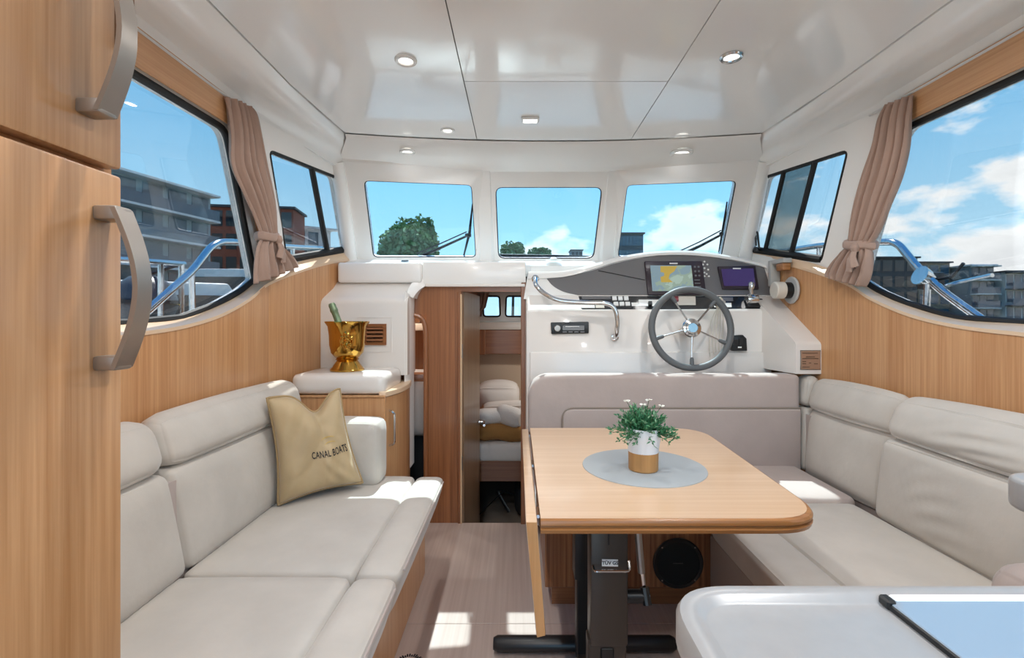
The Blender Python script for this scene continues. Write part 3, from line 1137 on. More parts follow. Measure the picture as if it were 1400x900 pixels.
part('corner_roll', B().cushion([(1.41, 2.335, .752), (1.50, 2.335, .752), (1.41, 2.45, .752), (1.50, 2.45, .752), (1.43, 2.335, .905), (1.50, 2.335, .905), (1.43, 2.45, .905), (1.50, 2.45, .905)], r=.04, puff=.004), FABRIC, ds)
part('back_board', B().box(1.42, 1.50, .84, 2.34, .30, .72), FABRIC2, ds)
# seat back under the helm: one big rounded board, with an inset lower pad
oy = 2.345
pts = roundpoly([(.055, oy, .44), (1.40, oy, .44), (1.40, oy, .912), (.055, oy, .912)], [0, 0, .03, .12], 8)
part('helm_back', B().prism(pts, (0, .115, 0), .022, 4), FABRIC2, ds)
pts = roundpoly([(.225, oy - .012, .44), (1.395, oy - .012, .44), (1.395, oy - .012, .745), (.225, oy - .012, .745)], [0, 0, .01, .05], 6)
part('inset_pad', B().prism(pts, (0, .03, 0), .008, 3), FABRIC2, ds)
pp = arcpts([(.222, oy - .004, .47), (.222, oy - .004, .749), (1.398, oy - .004, .749)], .06, 6)
part('piping', B().tube(pp, .005, 6), PIPE, ds)
part('armrest', B().cbox(1.16, 1.50, 1.03, 1.20, .44, .60, r=.07, puff=.01), FABRIC2, ds)

sp = thing('speaker', (.66, 1.95, .09), 'round black loudspeaker set into the teak panel under the dinette', 'speaker')
rot = Matrix.Rotation(R(90), 4, 'X')
part('ring', B().lathe([(.088, .0), (.102, .0), (.103, .008), (.098, .013), (.088, .011), (.088, 0)], (.66, 1.955, .188), 48, rot), BLACKM, sp)
part('grille', B().lathe([(0, .002), (.03, .002), (.088, .008), (.088, 0)], (.66, 1.955, .188), 40, rot), plain('speaker_mesh', '121314', .7, bump=.6, bscale=900.), sp)
part('badge', B().box(.64, .68, 1.948, 1.951, .186, .189), plain('badge_grey', '4c4c4e', .4), sp)
sg = B()
for k in range(4):
    a = R(45 + 90 * k)
    sg.lathe([(0, 0), (.004, 0), (.003, .003), (0, .003)], (.66 + .095 * math.cos(a), 1.944, .188 + .095 * math.sin(a)), 8, rot)
part('screws', sg, SATIN, sp, kind='stuff')

# ================================================================== THROW PILLOW
PC = dict(bl=Vector((-.935, 1.86, .463)), br=Vector((-.665, 2.045, .485)), tr=Vector((-.79, 2.115, .880)), tl=Vector((-.985, 1.872, .878)))


def pil(u, v, sgn, off=0.):
    p = (PC['bl'] * (1 - u) + PC['br'] * u) * (1 - v) + (PC['tl'] * (1 - u) + PC['tr'] * u) * v
    ex = (PC['br'] - PC['bl']).normalized(); ey = (PC['tl'] - PC['bl']).normalized()
    n = ex.cross(ey).normalized()
    if n.y > 0: n = -n
    # pinched edges and the knocked-in top
    p = p + ey * (-.085 * math.exp(-((u - .60) / .20) ** 2) * max(0., v) ** 3) + ey * (.018 * (1 - v) ** 4 * math.sin(math.pi * u))
    p = p + ex * (.016 * math.sin(math.pi * v) * (1 - 2 * u))
    e = max(0., (1 - (2 * u - 1) ** 4) * (1 - (2 * v - 1) ** 4)) ** .55
    th = .062 * e
    th += e * (.006 * math.sin(9 * u + 5 * v) + .005 * math.sin(17 * u - 11 * v + 1) - .034 * math.exp(-((u - .58 - .1 * (1 - v)) / .05) ** 2) * max(0, v - .35) - .02 * math.exp(-((u - .42 + .25 * (1 - v)) / .05) ** 2) * max(0, v - .55) - .014 * math.exp(-((v - .16 - .3 * u) / .03) ** 2) * max(0, .5 - u))
    th += e * (.005 * math.sin(26 * (u - .3 * v)) * max(0, .5 - v) + .006 * math.sin(22 * (v + .5 * u)) * max(0, v - .55))
    th += e * .005 * math.sin(30 * (u + v)) * (u > .55) * (1 - v)
    return p + n * (th * sgn + off)


tp = thing('throw_pillow', (-.85, 1.95, .455), 'gold satin pillow lettered CANAL BOATS in the corner of the port sofa', 'pillow')
b = B()
n = 40
for sgn in (1, -1):
    b.grid([[pil(i / n, j / n, sgn) for i in range(n + 1)] for j in range(n + 1)])
bmesh.ops.remove_doubles(b.bm, verts=b.bm.verts[:], dist=.0005)
bmesh.ops.recalc_face_normals(b.bm, faces=b.bm.faces[:])
part('cover', b, PILLOWM, tp, sharp=80)
loop = [pil(i / n, 0, 1) for i in range(n)] + [pil(1, i / n, 1) for i in range(n)] + [pil(1 - i / n, 1, 1) for i in range(n)] + [pil(0, 1 - i / n, 1) for i in range(n)]
part('piping', B().tube(loop, .0055, 6, closed=True), PILLOWP, tp)


def on_pillow(bm, u0, v0, su, sv, name, mat):
    bmesh.ops.subdivide_edges(bm, edges=[e for e in bm.edges if e.calc_length() > .2], cuts=2)
    for v in bm.verts:
        v.co = pil(u0 + v.co.x * su, v0 + v.co.y * sv, 1, .0025)
    w = B(); w.bm.free(); w.bm = bm
    part(name, w, mat, tp)


on_pillow(text_mesh('CANAL BOATS', 1., spacing=1.08, bold=.012), .665, .40, .072, .105, 'lettering', INK)
cr = bmesh.new()
for k, (r0, x0, y0) in enumerate(((.085, 0, 0), (.07, .02, -.05))):
    row0, row1 = [], []
    for i in range(15):
        a = R(25 + 130 * i / 14)
        w = .016 * math.sin(math.pi * i / 14) + .002
        row0.append(cr.verts.new((x0 + r0 * 1.25 * math.cos(a), y0 + (r0) * .75 * math.sin(a), 0)))
        row1.append(cr.verts.new((x0 + (r0 - w) * 1.25 * math.cos(a), y0 + (r0 - w) * .75 * math.sin(a), 0)))
    for i in range(14):
        cr.faces.new([row0[i], row0[i + 1], row1[i + 1], row1[i]])
on_pillow(cr, .665, .53, 1., 1., 'emblem', GOLDINK)

# ================================================================== BAR CABINET, PAD, BUCKET, BOTTLE
bc = thing('bar_cabinet', (-.85, 2.45, 0), 'oak side cabinet with a curved door at the forward end of the sofa', 'cabinet')
part('body', B().box(-1.06, -.628, 2.26, 2.76, 0, .815, .004, 1), WOOD_V, bc)
cs = [(-.628, 2.262), (-.612, 2.30), (-.585, 2.40), (-.578, 2.52), (-.585, 2.62), (-.60, 2.70)]
cs = [tuple(p) for p in smooth_row([(x, y, 0) for x, y in cs], 4)]
top = [(x, y, .815) for x, y, _ in cs] + [(-.66, 2.70, .815), (-.66, 2.262, .815)]
part('counter_edge', B().prism(top, (0, 0, .028), .004, 1), LEDGE, bc)
dr = B()
dr.grid([[(x - .008, y, z) for x, y, _ in cs] for z in (.02, .812)])
drp = part('door', dr, WOOD_V, bc)
hb = B()
hb.tube(arcpts([(-.62, 2.305, .745), (-.592, 2.295, .735), (-.592, 2.295, .585), (-.62, 2.305, .575)], .03, 5), .006, 8)
part('handle', hb, STEEL, drp)
part('top_board', B().box(-1.06, -.628, 2.255, 2.76, .815, .825, .002, 1), WOOD_H, bc)

pd = B().cbox(-1.08, -.628, 2.262, 2.595, .826, .925, r=.03, puff=.004)
solo('seat_pad', pd, CREAMW, 'thick white pad lying on the bar cabinet under the bucket', 'pad')

bk = thing('champagne_bucket', (-.857, 2.40, .925), 'polished gold champagne bucket standing on the white pad', 'bucket')
c = (-.857, 2.40, .929)
part('bowl', B().lathe([(.0, .06), (.03, .058), (.058, .066), (.078, .090), (.086, .13), (.088, .18), (.094, .222), (.108, .243), (.107, .247), (.100, .243), (.088, .222), (.083, .18), (.08, .13), (.07, .10), (.0, .085)], c, 56), BRASS, bk)
part('foot', B().lathe([(0, .0), (.082, 0), (.083, .006), (.072, .018), (.056, .042), (.050, .050), (.058, .056), (.05, .064), (0, .064)], c, 56), BRASS, bk)
em = B()
ec = Vector((-.832, 2.40, 1.085))
for (dx, dz, r) in ((0, .03, .018), (-.022, .012, .012), (.022, .012, .012), (0, .0, .014), (-.016, -.02, .010), (.016, -.02, .010), (0, -.034, .012), (0, .012, .010)):
    em.lathe([(0, .006), (r * .6, .005), (r, 0)], (ec.x + dx, ec.y - .0855 + .0006 * abs(dx) * 20, ec.z + dz), 12, Matrix.Rotation(R(90), 4, 'X'))
em.tube([(ec.x + .032 * math.cos(R(a)), ec.y - .083, ec.z + .005 + .045 * math.sin(R(a))) for a in range(160, 381, 20)], .004, 6)
part('emblem', em, BRASS, bk, kind='stuff')

bt = thing('champagne_bottle', (-.88, 2.41, 1.0), 'green foil necked champagne bottle leaning in the gold bucket', 'bottle')
d = Vector((-.36, .0, .93)).normalized()
base = Vector((-.845, 2.405, 1.022))
Mb = d.to_track_quat('Z', 'Y').to_matrix().to_4x4()
Mb.translation = base
part('glass', B().lathe([(0, 0), (.032, 0), (.036, .01), (.036, .07), (.03, .11), (.017, .155), (.015, .18)], (0, 0, 0), 28, Mb), plain('bottle_green', '23391f', .08, coat=.5), bt)
part('foil', B().lathe([(.0175, .145), (.0165, .18), (.0165, .215), (.019, .219), (.019, .232), (.017, .236), (.018, .25), (.014, .262), (0, .264)], (0, 0, 0), 28, Mb), GREENFOIL, bt)

# vent grille in the moulding
vg = thing('vent_grille', at(512, 472, 2.595), 'small wooden louvred vent in the white panel behind the bucket', 'vent')
p0, p1 = at(497, 443, 2.592), at(528, 472, 2.592)
fr = B()
fr.plate([(p0.x, 2.592, p0.z), (p1.x, 2.592, p0.z), (p1.x, 2.592, p1.z), (p0.x, 2.592, p1.z)], [[(p0.x + .016, 2.592, p0.z - .016), (p1.x - .018, 2.592, p0.z - .016), (p1.x - .018, 2.592, p1.z + .016), (p0.x + .016, 2.592, p1.z + .016)]], (0, .012, 0))
part('frame', fr, WOOD_DARKX, vg)
part('backing', B().box(p0.x + .01, p1.x - .01, 2.600, 2.603, p1.z + .01, p0.z - .01), DARKV, vg)
for k in range(4):
    z = p0.z - .026 - k * .021
    part('slat', B().prism([(p0.x + .016, 2.594, z - .006), (p0.x + .016, 2.60, z + .006), (p0.x + .016, 2.597, z + .008), (p0.x + .016, 2.590, z - .004)], (p1.x - p0.x - .034, 0, 0)), WOOD_DARKX, vg)
struct('trim_4', B().plate([at(488, 433, 2.598), at(536, 433, 2.598), at(536, 482, 2.598), at(488, 482, 2.598)], [[at(490, 435, 2.598), at(534, 435, 2.598), at(534, 480, 2.598), at(490, 480, 2.598)]], (0, .01, 0)), CREAMW)

# switch and socket on the port veneer
sw = thing('light_switch', on_x(388, 404, -1.15), 'brown framed rocker light switch below the port curtain', 'switch')
q = [on_x(px, py, -1.149) for px, py in ((383, 392), (397, 392), (397, 418), (383, 418))]
part('frame', B().prism(roundpoly(q, .008, 3), (.012, 0, 0), .003, 2), BROWNP, sw)
q = [on_x(px, py, -1.138) for px, py in ((387, 396), (394, 396), (394, 413), (387, 413))]
part('rocker', B().prism(q, (.008, 0, 0), .002, 1), OFFW, sw)
so = thing('power_socket', on_x(391, 486, -1.15), 'white square power socket on the port veneer above the sofa', 'socket')
q = [on_x(px, py, -1.149) for px, py in ((384, 474), (399, 472), (399, 497), (384, 500))]
part('plate', B().prism(roundpoly(q, .006, 3), (.009, 0, 0), .002, 1), WHITEP, so)
q = [on_x(px, py, -1.141) for px, py in ((387, 479), (396, 478), (396, 492), (387, 494))]
part('insert', B().prism(q, (.004, 0, 0), .001, 1), plain('socket_grey', 'c6c9cc', .4), so)

# ================================================================== HELM CONSOLE
PN = Vector((0, 1, -.5)).normalized()          # instrument panel leans forward
PP = Vector((.8, 2.72, 1.3255))


def pn(px, py, off=0.):
    return on_plane(px, py, PP - PN * off, PN)


hc = thing('helm_console', (.7, 2.75, 0), 'cream moulded helm console with arched grey instrument panel and sloping starboard wing', 'console')
body = B()
prof = [(2.625, .05), (2.625, 1.225), (2.632, 1.238), (2.645, 1.246), (2.716, 1.322), (2.96, 1.335), (2.96, .05)]
xsn = [(.048, .03), (.052, .008), (.066, 0), (1.40, 0)]
rows = [[(x, y + d, z) for y, z in prof] for x, d in xsn]
body.grid(rows).cap(0, True).cap(-1)
bmesh.ops.recalc_face_normals(body.bm, faces=body.bm.faces[:])
part('body', body, CREAMW, hc)
part('face_step', B().box(.07, 1.40, 2.612, 2.63, .05, 1.005, .008, 2), CREAMW, hc)
# back plate of the binnacle and its hood
arc = [(722, 372), (770, 371), (810, 362), (850, 351), (900, 344), (950, 344), (1000, 351), (1045, 362), (1064, 371)]
arc_o = smooth_row([pn(*p) for p in arc], 4)
bot = [pn(1068, 409), pn(716, 409)]
part('binnacle', B().prism(arc_o + bot, (0, .20, 0)), WHITE, hc)
arc_in = smooth_row([pn(*p) for p in ((722, 382), (772, 379), (810, 369), (850, 357), (900, 350), (950, 350), (1000, 356), (1040, 365), (1052, 372))], 4)
hood = B()
n_ = len(arc_o)
lift = Vector((0, -.016, .002))
mid = [(a + b_) / 2 + lift * 1.15 for a, b_ in zip(arc_o, arc_in)]
hood.grid([[p + Vector((0, .20, 0)) for p in arc_o], arc_o, [p + lift * .75 for p in arc_o], mid, [p + lift * .8 for p in arc_in], arc_in])
part('hood_rim', hood, WHITE, hc)
gp = [(748, 381), (772, 379), (810, 370), (850, 358), (900, 350), (950, 350), (1000, 356), (1045, 366), (1056, 403), (790, 403), (770, 398), (756, 390)]
gpts = smooth_row([pn(*p, .006) for p in gp[:8]], 3) + [pn(*gp[8], .006)] + smooth_row([pn(*p, .006) for p in gp[9:] + gp[:1]], 4)[:-1]
part('instrument_panel', B().prism(gpts, PN * .006), GREYP, hc)
part('panel_groove', B().tube([pn(818, 370, .008), pn(882, 383, .008)], .002, 5), BLACKP, hc)
# sloping switch shelf
SN = Vector((0, .0755, -.071)).normalized()
SP = Vector((.8, 2.645, 1.246))


def sp_(px, py, off=0.):
    return on_plane(px, py, SP - SN * off, SN)


part('switch_panel', B().prism([sp_(*p, .003) for p in ((791, 405), (1047, 405), (1053, 422), (796, 424))], SN * .003), plain('black_gloss', '26282c', .08, coat=.6), hc)


def key(px, py, w, h, m, name='rocker_switch', t=.010, label=None):
    q = [sp_(px - w / 2, py - h / 2, t), sp_(px + w / 2, py - h / 2, t), sp_(px + w / 2 + .6, py + h / 2, t), sp_(px - w / 2 + .6, py + h / 2, t)]
    part(name, B().prism(q, SN * t, .0015, 1), m, hc, label)


for i in range(3):
    key(840 + i * 8, 407.5, 6.2, 5, WHITEP)
    key(842 + i * 8, 415, 6.5, 5, WHITEP)
key(803, 418, 20, 6, WHITEP, 'gauge_panel', .005)
key(820, 418, 12, 6, OFFW, 'gauge_panel', .005)
key(815, 407, 40, 4, GREYP, 'gauge_panel', .004)
key(888, 414, 30, 9, WHITEP, 'thruster_control', .006)
key(889, 414, 5, 5, BLACKP, 'thruster_knob', .022)
key(938, 411, 26, 12, OFFW, 'autopilot_panel', .006)
key(924, 408, 7, 6, plain('red_plastic', '7c2a30', .4), 'stop_button', .016, 'dark red stop button')
key(992, 409, 20, 5, GREYP, 'gauge_panel', .005)
key(988, 417, 24, 6, WHITEP, 'gauge_panel', .005)
key(870, 416, 14, 5, WHITEP, 'gauge_panel', .004)

# starboard ledge of the console, sloping down to the plaque
lg = hc
w0 = [(1.405, 2.42), (1.56, 2.42)]
wing = B()
pf = [(2.36, .915), (2.36, 1.058), (2.365, 1.07), (2.377, 1.08), (2.70, 1.315), (2.95, 1.33), (2.95, .915)]
wing.grid([[(x, y, z) for y, z in pf] for x in (1.383, 1.387, 1.520, 1.524)]).cap(0, True).cap(-1)
for v in wing.bm.verts:          # its inner side runs in towards the bow
    v.co.x -= max(0, (v.co.y - 2.37)) * (.12 if v.co.x < 1.5 else .085)
bmesh.ops.recalc_face_normals(wing.bm, faces=wing.bm.faces[:])
part('wing', wing, CREAMW, lg)
pq = thing('plaque', at(1108, 492, 2.355), 'engraved bronze coloured plaque on the starboard end of the helm console', 'plaque')
q = [at(px, py, 2.3595) for px, py in ((1095, 480), (1121, 480), (1121, 505), (1095, 505))]
part('plate', B().prism(q, (0, -.003, 0)), plain('plaque_metal', 'b08f78', .4, metal=.4), pq)
q2 = [at(px, py, 2.3575) for px, py in ((1094.4, 479.4), (1121.6, 479.4), (1121.6, 505.6), (1094.4, 505.6))]
part('border', B().tube(q2, .0016, 5, closed=True), BROWNP, pq)
eb = B()
for (x0, x1, y) in ((1097, 1118, 483), (1102, 1114, 488), (1097, 1119, 490.5), (1097, 1102, 494.5), (1106, 1109, 496.5), (1097, 1102, 497.5), (1113, 1118, 497.5), (1097, 1107, 502)):
    a, b_ = at(x0, y, 2.3555), at(x1, y, 2.3555)
    eb.box(a.x, b_.x, 2.3545, 2.3565, a.z - .0016, a.z + .0016)
part('engraving', eb, BROWNP, pq)

# chart plotter and second display


def display(name, label, outer, inner, mat_screen, off=.012):
    c = sum((pn(*p) for p in outer), Vector()) / 4
    t = thing(name, c, label, 'display')
    part('housing', B().prism(roundpoly([pn(*p, .007 + off) for p in outer], .006, 3), PN * off, .003, 2), plain('plotter_housing', '2c2029', .3, coat=.3), t)
    part('screen', B().prism([pn(*p, .0085 + off) for p in inner], PN * .0012), mat_screen, t)
    cx = (outer[0][0] + outer[1][0]) / 2
    a = outer[0][1] + 3.2
    part('logo_bar', B().prism([pn(cx - 5, a - .8, .009 + off), pn(cx + 6, a - .8, .009 + off), pn(cx + 6, a + .9, .009 + off), pn(cx - 5, a + .9, .009 + off)], PN * .001), WHITEP, t)
    return t


chart = bpy.data.materials.new('chart_screen')
chart.use_nodes = True
nt = chart.node_tree
p_ = nt.nodes['Principled BSDF']
p_.inputs['Roughness'].default_value = .12
tc = nt.nodes.new('ShaderNodeTexCoord')
nz = nt.nodes.new('ShaderNodeTexNoise'); nz.inputs['Scale'].default_value = 9.; nz.inputs['Detail'].default_value = 4
nt.links.new(tc.outputs['Object'], nz.inputs['Vector'])
cr_ = nt.nodes.new('ShaderNodeValToRGB'); cr_.color_ramp.interpolation = 'CONSTANT'
cr_.color_ramp.elements[0].position = 0; cr_.color_ramp.elements[0].color = lin('8fa9b5')
cr_.color_ramp.elements[1].position = .50; cr_.color_ramp.elements[1].color = lin('a3b9a9')
e_ = cr_.color_ramp.elements.new(.56); e_.color = lin('b6cdc0')
nt.links.new(nz.outputs['Fac'], cr_.inputs['Fac'])
p_.inputs['Base Color'].default_value = (.01, .01, .01, 1)
nt.links.new(cr_.outputs[0], p_.inputs['Emission Color'])
p_.inputs['Emission Strength'].default_value = .55
violet = plain('violet_screen', '0d0a14', .1, coat=.5, emit='5b4a86', es=.35)
pl_ = display('chart_plotter', 'larger dark framed chart plotter with yellow land area left of the keys', ((881, 357), (960, 357), (966, 403), (886, 403)), ((889, 363), (945, 363), (949, 398), (892, 398)), chart)
land = B()
land.prism([pn(*p, .0215) for p in ((903, 364), (926, 364), (922, 371), (916, 375), (914, 381), (920, 386), (904, 386), (903, 379), (908, 377), (908, 373), (903, 372))], PN * .0005)
part('chart_land', land, plain('chart_yellow', '141002', .2, emit='c9ac52', es=.6), pl_)
for i in range(3):
    for j in range(2):
        p = pn(950 + 5 * j + i * .6, 365 + i * 6, .0225)
        part('key', B().box(p.x - .006, p.x + .006, p.y - .002, p.y + .002, p.z - .006, p.z + .006, .002, 1), GREYP, pl_)
for i in range(4):
    p = pn(953 + i * .8, 383 + i * 4.5, .0225)
    part('key', B().box(p.x - .015, p.x + .015, p.y - .002, p.y + .002, p.z - .0025, p.z + .0025), GREYP, pl_)
display('multifunction_display', 'smaller violet screen at the starboard end of the helm panel', ((981, 364), (1033, 363), (1038, 395), (988, 395)), ((986, 368), (1030, 367), (1033, 391), (990, 391)), violet)
kp = thing('instrument_keypad', pn(966, 366), 'column of small round white keys between the two helm displays', 'keypad')
for px, py in ((963, 358), (961, 362), (967, 362), (963, 367), (968, 369), (963, 373), (966, 375), (963, 378), (969, 378)):
    part('button', B().lathe([(0, .004), (.005, .004), (.006, 0)], pn(px, py, .007), 10, Vector((0, -1, .5)).to_track_quat('Z', 'Y').to_matrix().to_4x4()), WHITEP, kp)

# throttle lever
th = thing('throttle_lever', sp_(1028, 415), 'chrome throttle lever on its dark base beside the violet display', 'lever')
part('base', B().prism([sp_(*p, .014) for p in ((1018, 408), (1042, 408), (1049, 419), (1022, 419))], SN * .014, .003, 2), BLACKM, th)
p = sp_(1028, 414, .014)
part('hub', B().lathe([(0, -.03), (.026, -.03), (.03, -.02), (.03, .02), (.026, .03), (0, .03)], p + Vector((0, 0, .02)), 20, Matrix.Rotation(R(90), 4, 'Y')), STEEL, th)
part('lever', B().tube([p + Vector((0, 0, .03)), p + Vector((-.006, -.005, .07)), p + Vector((-.01, -.01, .085))], [.012, .011, .013], 12), STEEL, th)
part('grip', B().lathe([(0, -.02), (.014, -.02), (.017, -.01), (.017, .012), (.012, .02), (0, .02)], p + Vector((-.008, -.01, .095)), 16), STEEL, th)

# steering wheel
sw_ = thing('steering_wheel', at(945, 449, 2.50), 'grey leather steering wheel with five chrome spokes in front of the console', 'wheel')
C0 = at(945, 449, 2.49)
MW = Matrix.Translation(C0) @ Matrix.Rotation(R(-8), 4, 'X') @ Matrix.Rotation(R(90), 4, 'X')     # wheel axis towards the helmsman
RR = .207
rim = B()
rim.tube([MW @ Vector((RR * math.cos(2 * math.pi * k / 64), RR * math.sin(2 * math.pi * k / 64), 0)) for k in range(64)], .0175, 14, closed=True)
part('rim', rim, GREYRIM, sw_)
for a in (268, 196, 119, 47, -24):
    ca, sa = math.cos(R(a)), math.sin(R(a))
    f = lambda r, h: MW @ Vector((r * ca, r * sa, h))
    spk = part('spoke', B().tube([f(.035, .012), f(.10, .006), f(RR - .01, 0)], .0048, 8), STEEL, sw_)
    part('sleeve', B().tube([f(RR - .055, .003), f(RR - .045, .002), f(RR - .008, 0)], [.007, .010, .012], 10), GREYRIM, spk)
part('hub', B().lathe([(0, -.02), (.03, -.02), (.046, -.005), (.05, .008), (.046, .016), (.036, .02), (.033, .027), (.026, .030), (.024, .026), (0, .026)], (0, 0, 0), 36, MW), STEEL, sw_)
part('shaft', B().tube([MW @ Vector((0, 0, -.02)), MW @ Vector((0, 0, -.14))], .02, 14), CREAMW, sw_)

# keys on a white cord
kr = thing('ignition_keys', at(983, 420, 2.60), 'bunch of keys with a white cord hanging behind the wheel spokes', 'keys')
for i, (dx, dz) in enumerate(((-.04, .045), (-.015, .03), (.01, .025), (-.03, .015))):
    part('key', B().lathe([(0, 0), (.012, 0), (.012, .003), (0, .003)], at(985, 420, 2.575) + Vector((dx, -.006 * i, dz)), 10, Matrix.Rotation(R(70 + 20 * i), 4, 'X')), STEEL, kr)
kb = B()
kb.prism([at(976, 409, 2.585), at(986, 406, 2.585), at(991, 412, 2.585), at(981, 422, 2.585)], (0, .012, 0), .003, 2)
part('fob', kb, plain('cream_fob', 'd8cdb4', .5), kr)
kb = B()
for i in range(5):
    x = 970 + i * 4.2
    pts = [at(982 + i * .8, 418, 2.588 - .004 * i), at(x + 2, 440, 2.60 - .003 * i), at(x, 470, 2.598 - .002 * i), at(x + 1 + (i % 2), 488 - 3 * (i % 3), 2.598)]
    kb.tube(smooth_row(pts, 5), .0022, 5)
part('cord', kb, plain('white_cord', 'd6d1c4', .8), kr)

# stereo, handrail, joystick box
rd = thing('car_radio', at(779, 449, 2.612), 'slim black stereo set into the console left of the wheel', 'radio')
q = [at(px, py, 2.611) for px, py in ((753, 441), (805, 440), (805, 456), (754, 457))]
part('faceplate', B().prism(roundpoly(q, .006, 3), (0, .02, 0), .003, 2), BLACKP, rd)
part('knob', B().lathe([(0, .014), (.016, .013), (.018, .009), (.02, 0)], at(762, 449, 2.611), 20, Matrix.Rotation(R(90), 4, 'X')), SATIN, rd)
a, b_ = at(769, 445, 2.609), at(799, 452, 2.609)
part('display', B().box(a.x, b_.x, 2.607, 2.612, b_.z, a.z, .001, 1), plain('radio_display', '2b3236', .1, coat=.5), rd)
a, b_ = at(773, 446.2, 2.606), at(792, 446.9, 2.606)
part('slot', B().box(a.x, b_.x, 2.605, 2.609, b_.z, a.z), WHITEP, rd)
for i in range(4):
    a, b_ = at(769 + 8 * i, 453.2, 2.609), at(775 + 8 * i, 454.8, 2.609)
    part('button', B().box(a.x, b_.x, 2.606, 2.612, b_.z, a.z, .001, 1), GREYP, rd)
hr = thing('handrail', at(733, 382, 2.60), 'curved chrome grab rail on the port end of the helm console', 'rail')
pts = [at(732, 381, 2.64), at(733, 390, 2.59), at(745, 402, 2.56), at(765, 411, 2.545), at(800, 414, 2.54), at(828, 415, 2.54), at(840, 422, 2.54), at(844, 438, 2.545), at(843, 455, 2.57), at(841, 462, 2.60)]
part('tube', B().tube(smooth_row(pts, 5), .0125, 12), STEEL, hr)
for p, ax in ((at(841, 462, 2.605), 0), (at(732, 381, 2.65), 0)):
    part('flange', B().lathe([(0, 0), (.022, 0), (.02, .006), (.013, .008)], p + Vector((0, .012, 0)), 18, Matrix.Rotation(R(90), 4, 'X')), STEEL, hr)
jb = thing('switch_box', at(1011, 469, 2.60), 'small black thruster switch box beside the lower right of the wheel', 'switch')
q = [at(px, py, 2.585) for px, py in ((1002, 459), (1016, 458), (1021, 463), (1022, 480), (1001, 480))]
part('box', B().prism(q, (0, .03, 0), .004, 2), BLACKP, jb)
q = [at(px, py, 2.581) for px, py in ((1003, 464), (1009, 464), (1009, 472), (1003, 472))]
part('rocker', B().prism(q, (0, .006, 0), .001, 1), BLACKM, jb)
q = [at(px, py, 2.581) for px, py in ((1011, 463), (1016, 463), (1016, 472), (1011, 472))]
part('rocker', B().prism(q, (0, .006, 0), .001, 1), BLACKM, jb)
q = [at(px, py, 2.5835) for px, py in ((1009, 474), (1014, 474), (1014, 476), (1009, 476))]
part('symbol', B().prism(q, (0, .002, 0)), WHITEP, jb)

# bracket and dial on the starboard veneer
wb2 = thing('wall_dial', on_x(1076, 398, 1.52), 'round grey dial on the starboard veneer below its bracket', 'dial')
xw = 1.487
c = on_x(1083, 397, xw)
Mx = Matrix.Rotation(R(-90), 4, 'Y')
part('disc', B().lathe([(0, 0), (.072, 0), (.074, .006), (.068, .012), (0, .014)], c, 36, Mx), plain('dial_grey', 'b9b9b7', .35), wb2)
part('barrel', B().lathe([(.044, .01), (.044, .055), (.0, .055)], c, 32, Mx), BLACKP, wb2)
part('cap', B().lathe([(.046, .05), (.046, .095), (.040, .10), (0, .10)], c, 32, Mx), OFFW, wb2)
br = thing('wall_bracket', on_x(1066, 375, 1.5), 'grey upright bracket on the starboard wall just above the dial', 'bracket')
xw = 1.474
q0 = on_x(1065, 355, xw)
bb = B()
y0 = q0.y
bb.box(xw - .055, xw - .001, y0 - .015, y0 + .015, 1.37, 1.515, .004, 2)
bb.box(xw - .05, xw - .001, y0 - .13, y0 + .0, 1.49, 1.515, .004, 2)
part('bracket', bb, plain('bracket_grey', 'b5b3ae', .45), br)
part('clip', B().box(xw - .045, xw - .001, y0 - .12, y0 - .05, 1.45, 1.49, .006, 2), WOOD_EDGE, br)

# ================================================================== DINING TABLE
tb = thing('dining_table', (.4, 1.5, 0), 'light oak dining table with its port leaf folded down', 'table')
outl = [(.055, 1.107), (.745, 1.107), (.775, 2.03), (.055, 2.03)]
op = [Vector((x, y, .725)) for x, y in outl]


def ring(inset, z):
    c = [(.055 + 0, 1.107 + inset), (.737 - inset, 1.107 + inset), (.783 - inset, 2.03 - inset), (.055 + 0, 2.03 - inset)]
    return roundpoly([(x, y, z) for x, y in c], [0, .13, .15, 0], 9)


tt = B()
prof = [(.010, .7255), (.003, .723), (0, .718), (0, .712), (.006, .709), (.006, .7055), (.0, .702), (.002, .693), (.012, .689)]
tt.grid([ring(i, z) for i, z in prof], True)
tt.cap(-1)
bmesh.ops.recalc_face_normals(tt.bm, faces=tt.bm.faces[:])
part('edge', tt, WOOD_EDGE, tb)
part('tabletop', B().prism(ring(.0095, .7252), (0, 0, .0012)), WOOD_TAB, tb)
lf = part('leaf', B().prism([(.020, 1.107, .722), (.047, 1.107, .722), (.067, 1.107, .457), (.045, 1.107, .452)], (0, .915, 0), .004, 2), WOOD_TAB, tb)
part('leaf_edge', B().prism([(.0215, 1.1055, .7205), (.0455, 1.1055, .7205), (.0655, 1.1055, .458), (.0465, 1.1055, .4535)], (0, .003, 0)), WOOD_EDGEY, lf)
for y in (1.17, 1.56, 1.95):
    part('hinge', B().tube([(.0505, y - .025, .718), (.0505, y + .025, .718)], .0045, 8), STEEL, tb)
tbm = B()
